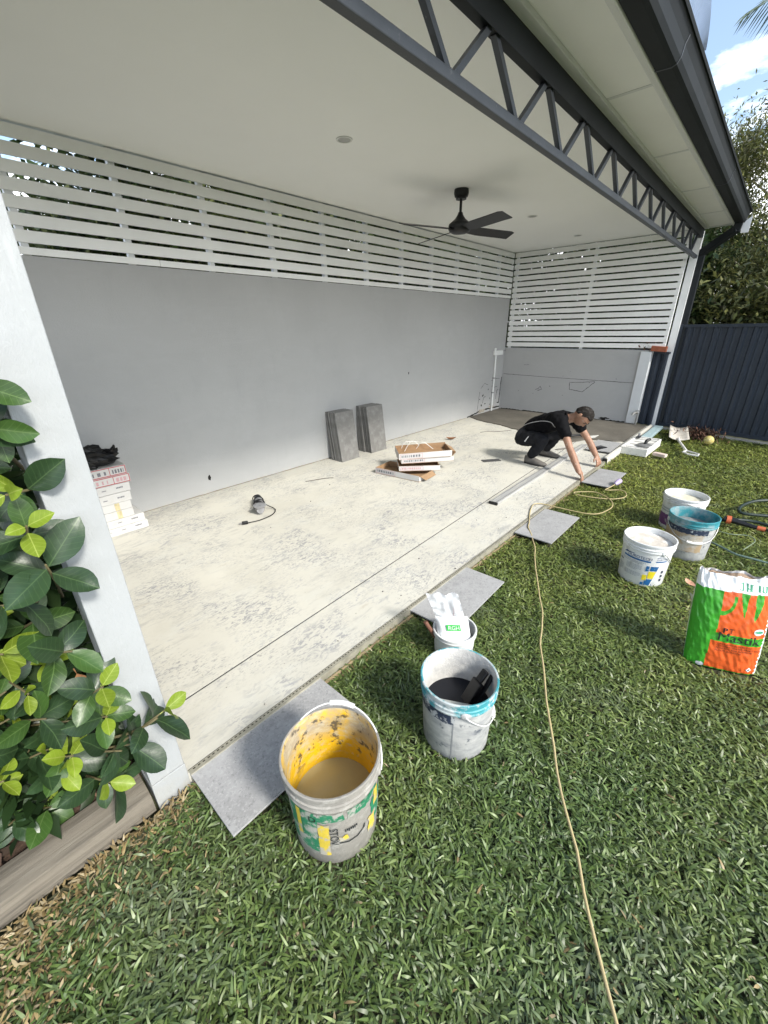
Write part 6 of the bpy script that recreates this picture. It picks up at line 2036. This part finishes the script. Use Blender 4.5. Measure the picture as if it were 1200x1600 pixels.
# piping sits on the shirt: project a curve of the side panel on it
dg_ = bpy.context.evaluated_depsgraph_get()
from mathutils.bvhtree import BVHTree
bvh = BVHTree.FromPolygons([tuple(q.co) for q in sme.vertices], [tuple(p.vertices) for p in sme.polygons])
pip = []
ctrl = [(2.10, .385), (1.99, .455), (1.87, .500), (1.76, .525), (1.66, .52), (1.635, .46), (1.62, .39)]
cc_ = jitter_path([(0, a, b) for a, b in ctrl], .02, 0)
for q in cc_:
    h = bvh.ray_cast(Vector((4.2, q.y, q.z)), Vector((1, 0, 0)))
    if h[0] is not None:
        pip.append(h[0] + Vector((-.002, 0, 0)))
if len(pip) > 3:
    MB().tube(pip, .0042, 5).build('piping', M_grey, so_, smooth='all')
bvt = BVHTree.FromPolygons([tuple(q.co) for q in tme.vertices], [tuple(p.vertices) for p in tme.polygons])
stp = []
for q in jitter_path([(0, 1.915, .335), (0, 1.935, .30), (0, 1.955, .268)], .01, 0):
    h = bvt.ray_cast(Vector((4.2, q.y, q.z)), Vector((1, 0, 0)))
    if h[0] is not None:
        stp.append(h[0] + Vector((-.002, 0, 0)))
if len(stp) > 2:
    MB().tube(stp, [.003 + .006 * i / len(stp) for i in range(len(stp))], 5).build('white_flash', mat('white_cloth', (.7, .7, .7), .7, bump=0), pe, world=True)
# shoes
for an, hx in ((R_an, 4.70), (L_an, 5.135)):
    vs, fs = [], []
    NSx, NC = 14, 16
    for i in range(NSx + 1):
        t = i / NSx
        y = 1.945 - .275 * t
        w = (.031 + .021 * math.sin(min(1, t * 1.25) * math.pi * .62)) * (1 if t < .72 else math.sqrt(max(.03, 1 - ((t - .72) / .285) ** 2)))
        h_ = (.092 - .010 * t if t < .32 else .089 - .046 * min(1, (t - .32) / .5)) * (1 if t < .9 else 1 - .45 * (t - .9) / .1)
        if i == 0: w *= .7
        for c in range(NC):
            a = 2 * math.pi * c / NC
            zz = .5 + .5 * math.sin(a)
            vs.append((hx + w * math.cos(a) * (1.0 if zz < .5 else .9), y, .002 + h_ * (zz if zz > .12 else 0)))
    for i in range(NSx):
        for c in range(NC):
            fs.append((i * NC + c, i * NC + (c + 1) % NC, (i + 1) * NC + (c + 1) % NC, (i + 1) * NC + c))
    fs += [tuple(range(NC)), tuple(NSx * NC + c for c in range(NC))]
    s_ = MB().add(vs, fs).build('shoe', M_shoe, pe, world=True, smooth='all')
    sv_ = []
    for i in range(24):
        a = 2 * math.pi * i / 24
        yy = 1.81 - .138 * math.cos(a)
        ww = .051 * abs(math.sin(a)) ** .6 * (1 if math.cos(a) > -.3 else .85)
        sv_.append((hx + ww * (1 if math.sin(a) >= 0 else -1), yy))
    MB().prism(sv_, .001, .020).build('sole', mat('dark_sole', (.035, .034, .032), .8), s_)

# grit and crumbs of mortar left on the slab
n = 420
rg = np.random.default_rng(77)
gx = np.where(rg.uniform(0, 1, n) < .55, rg.uniform(.5, 6.2, n), rg.normal(4.6, .9, n))
gy = np.where(rg.uniform(0, 1, n) < .5, rg.uniform(1.26, 3.85, n), 1.25 + np.abs(rg.normal(0, .35, n)))
ok = (gx > .3) & (gx < 6.2) & (gy < 3.85)
gx, gy = gx[ok], gy[ok]
n = len(gx)
sz = (.0025 + .006 * rg.uniform(0, 1, n) ** 4)[:, None, None]
octa = np.array([(1, 0, 0), (0, 1, 0), (-1, 0, 0), (0, -1, 0), (0, 0, .8), (0, 0, -.4)])
V = octa[None] * sz * rg.uniform(.5, 1.4, (n, 6, 1)) + np.stack([gx, gy, np.full(n, .0022)], 1)[:, None]
F = np.array([(0, 1, 4), (1, 2, 4), (2, 3, 4), (3, 0, 4), (1, 0, 5), (2, 1, 5), (3, 2, 5), (0, 3, 5)])
F = (F[None] + (np.arange(n) * 6)[:, None, None]).reshape(-1, 3)
pal = np.array([(.30, .29, .27), (.16, .155, .15), (.42, .40, .36), (.09, .08, .07)])
kind(link('grit', np_mesh('grit', V.reshape(-1, 3), F, mat('grit_stone', (.3, .3, .3), .9, attr='Col', bump=0), np.repeat(pal[rg.integers(0, 4, n)], 6, 0))), 'stuff')
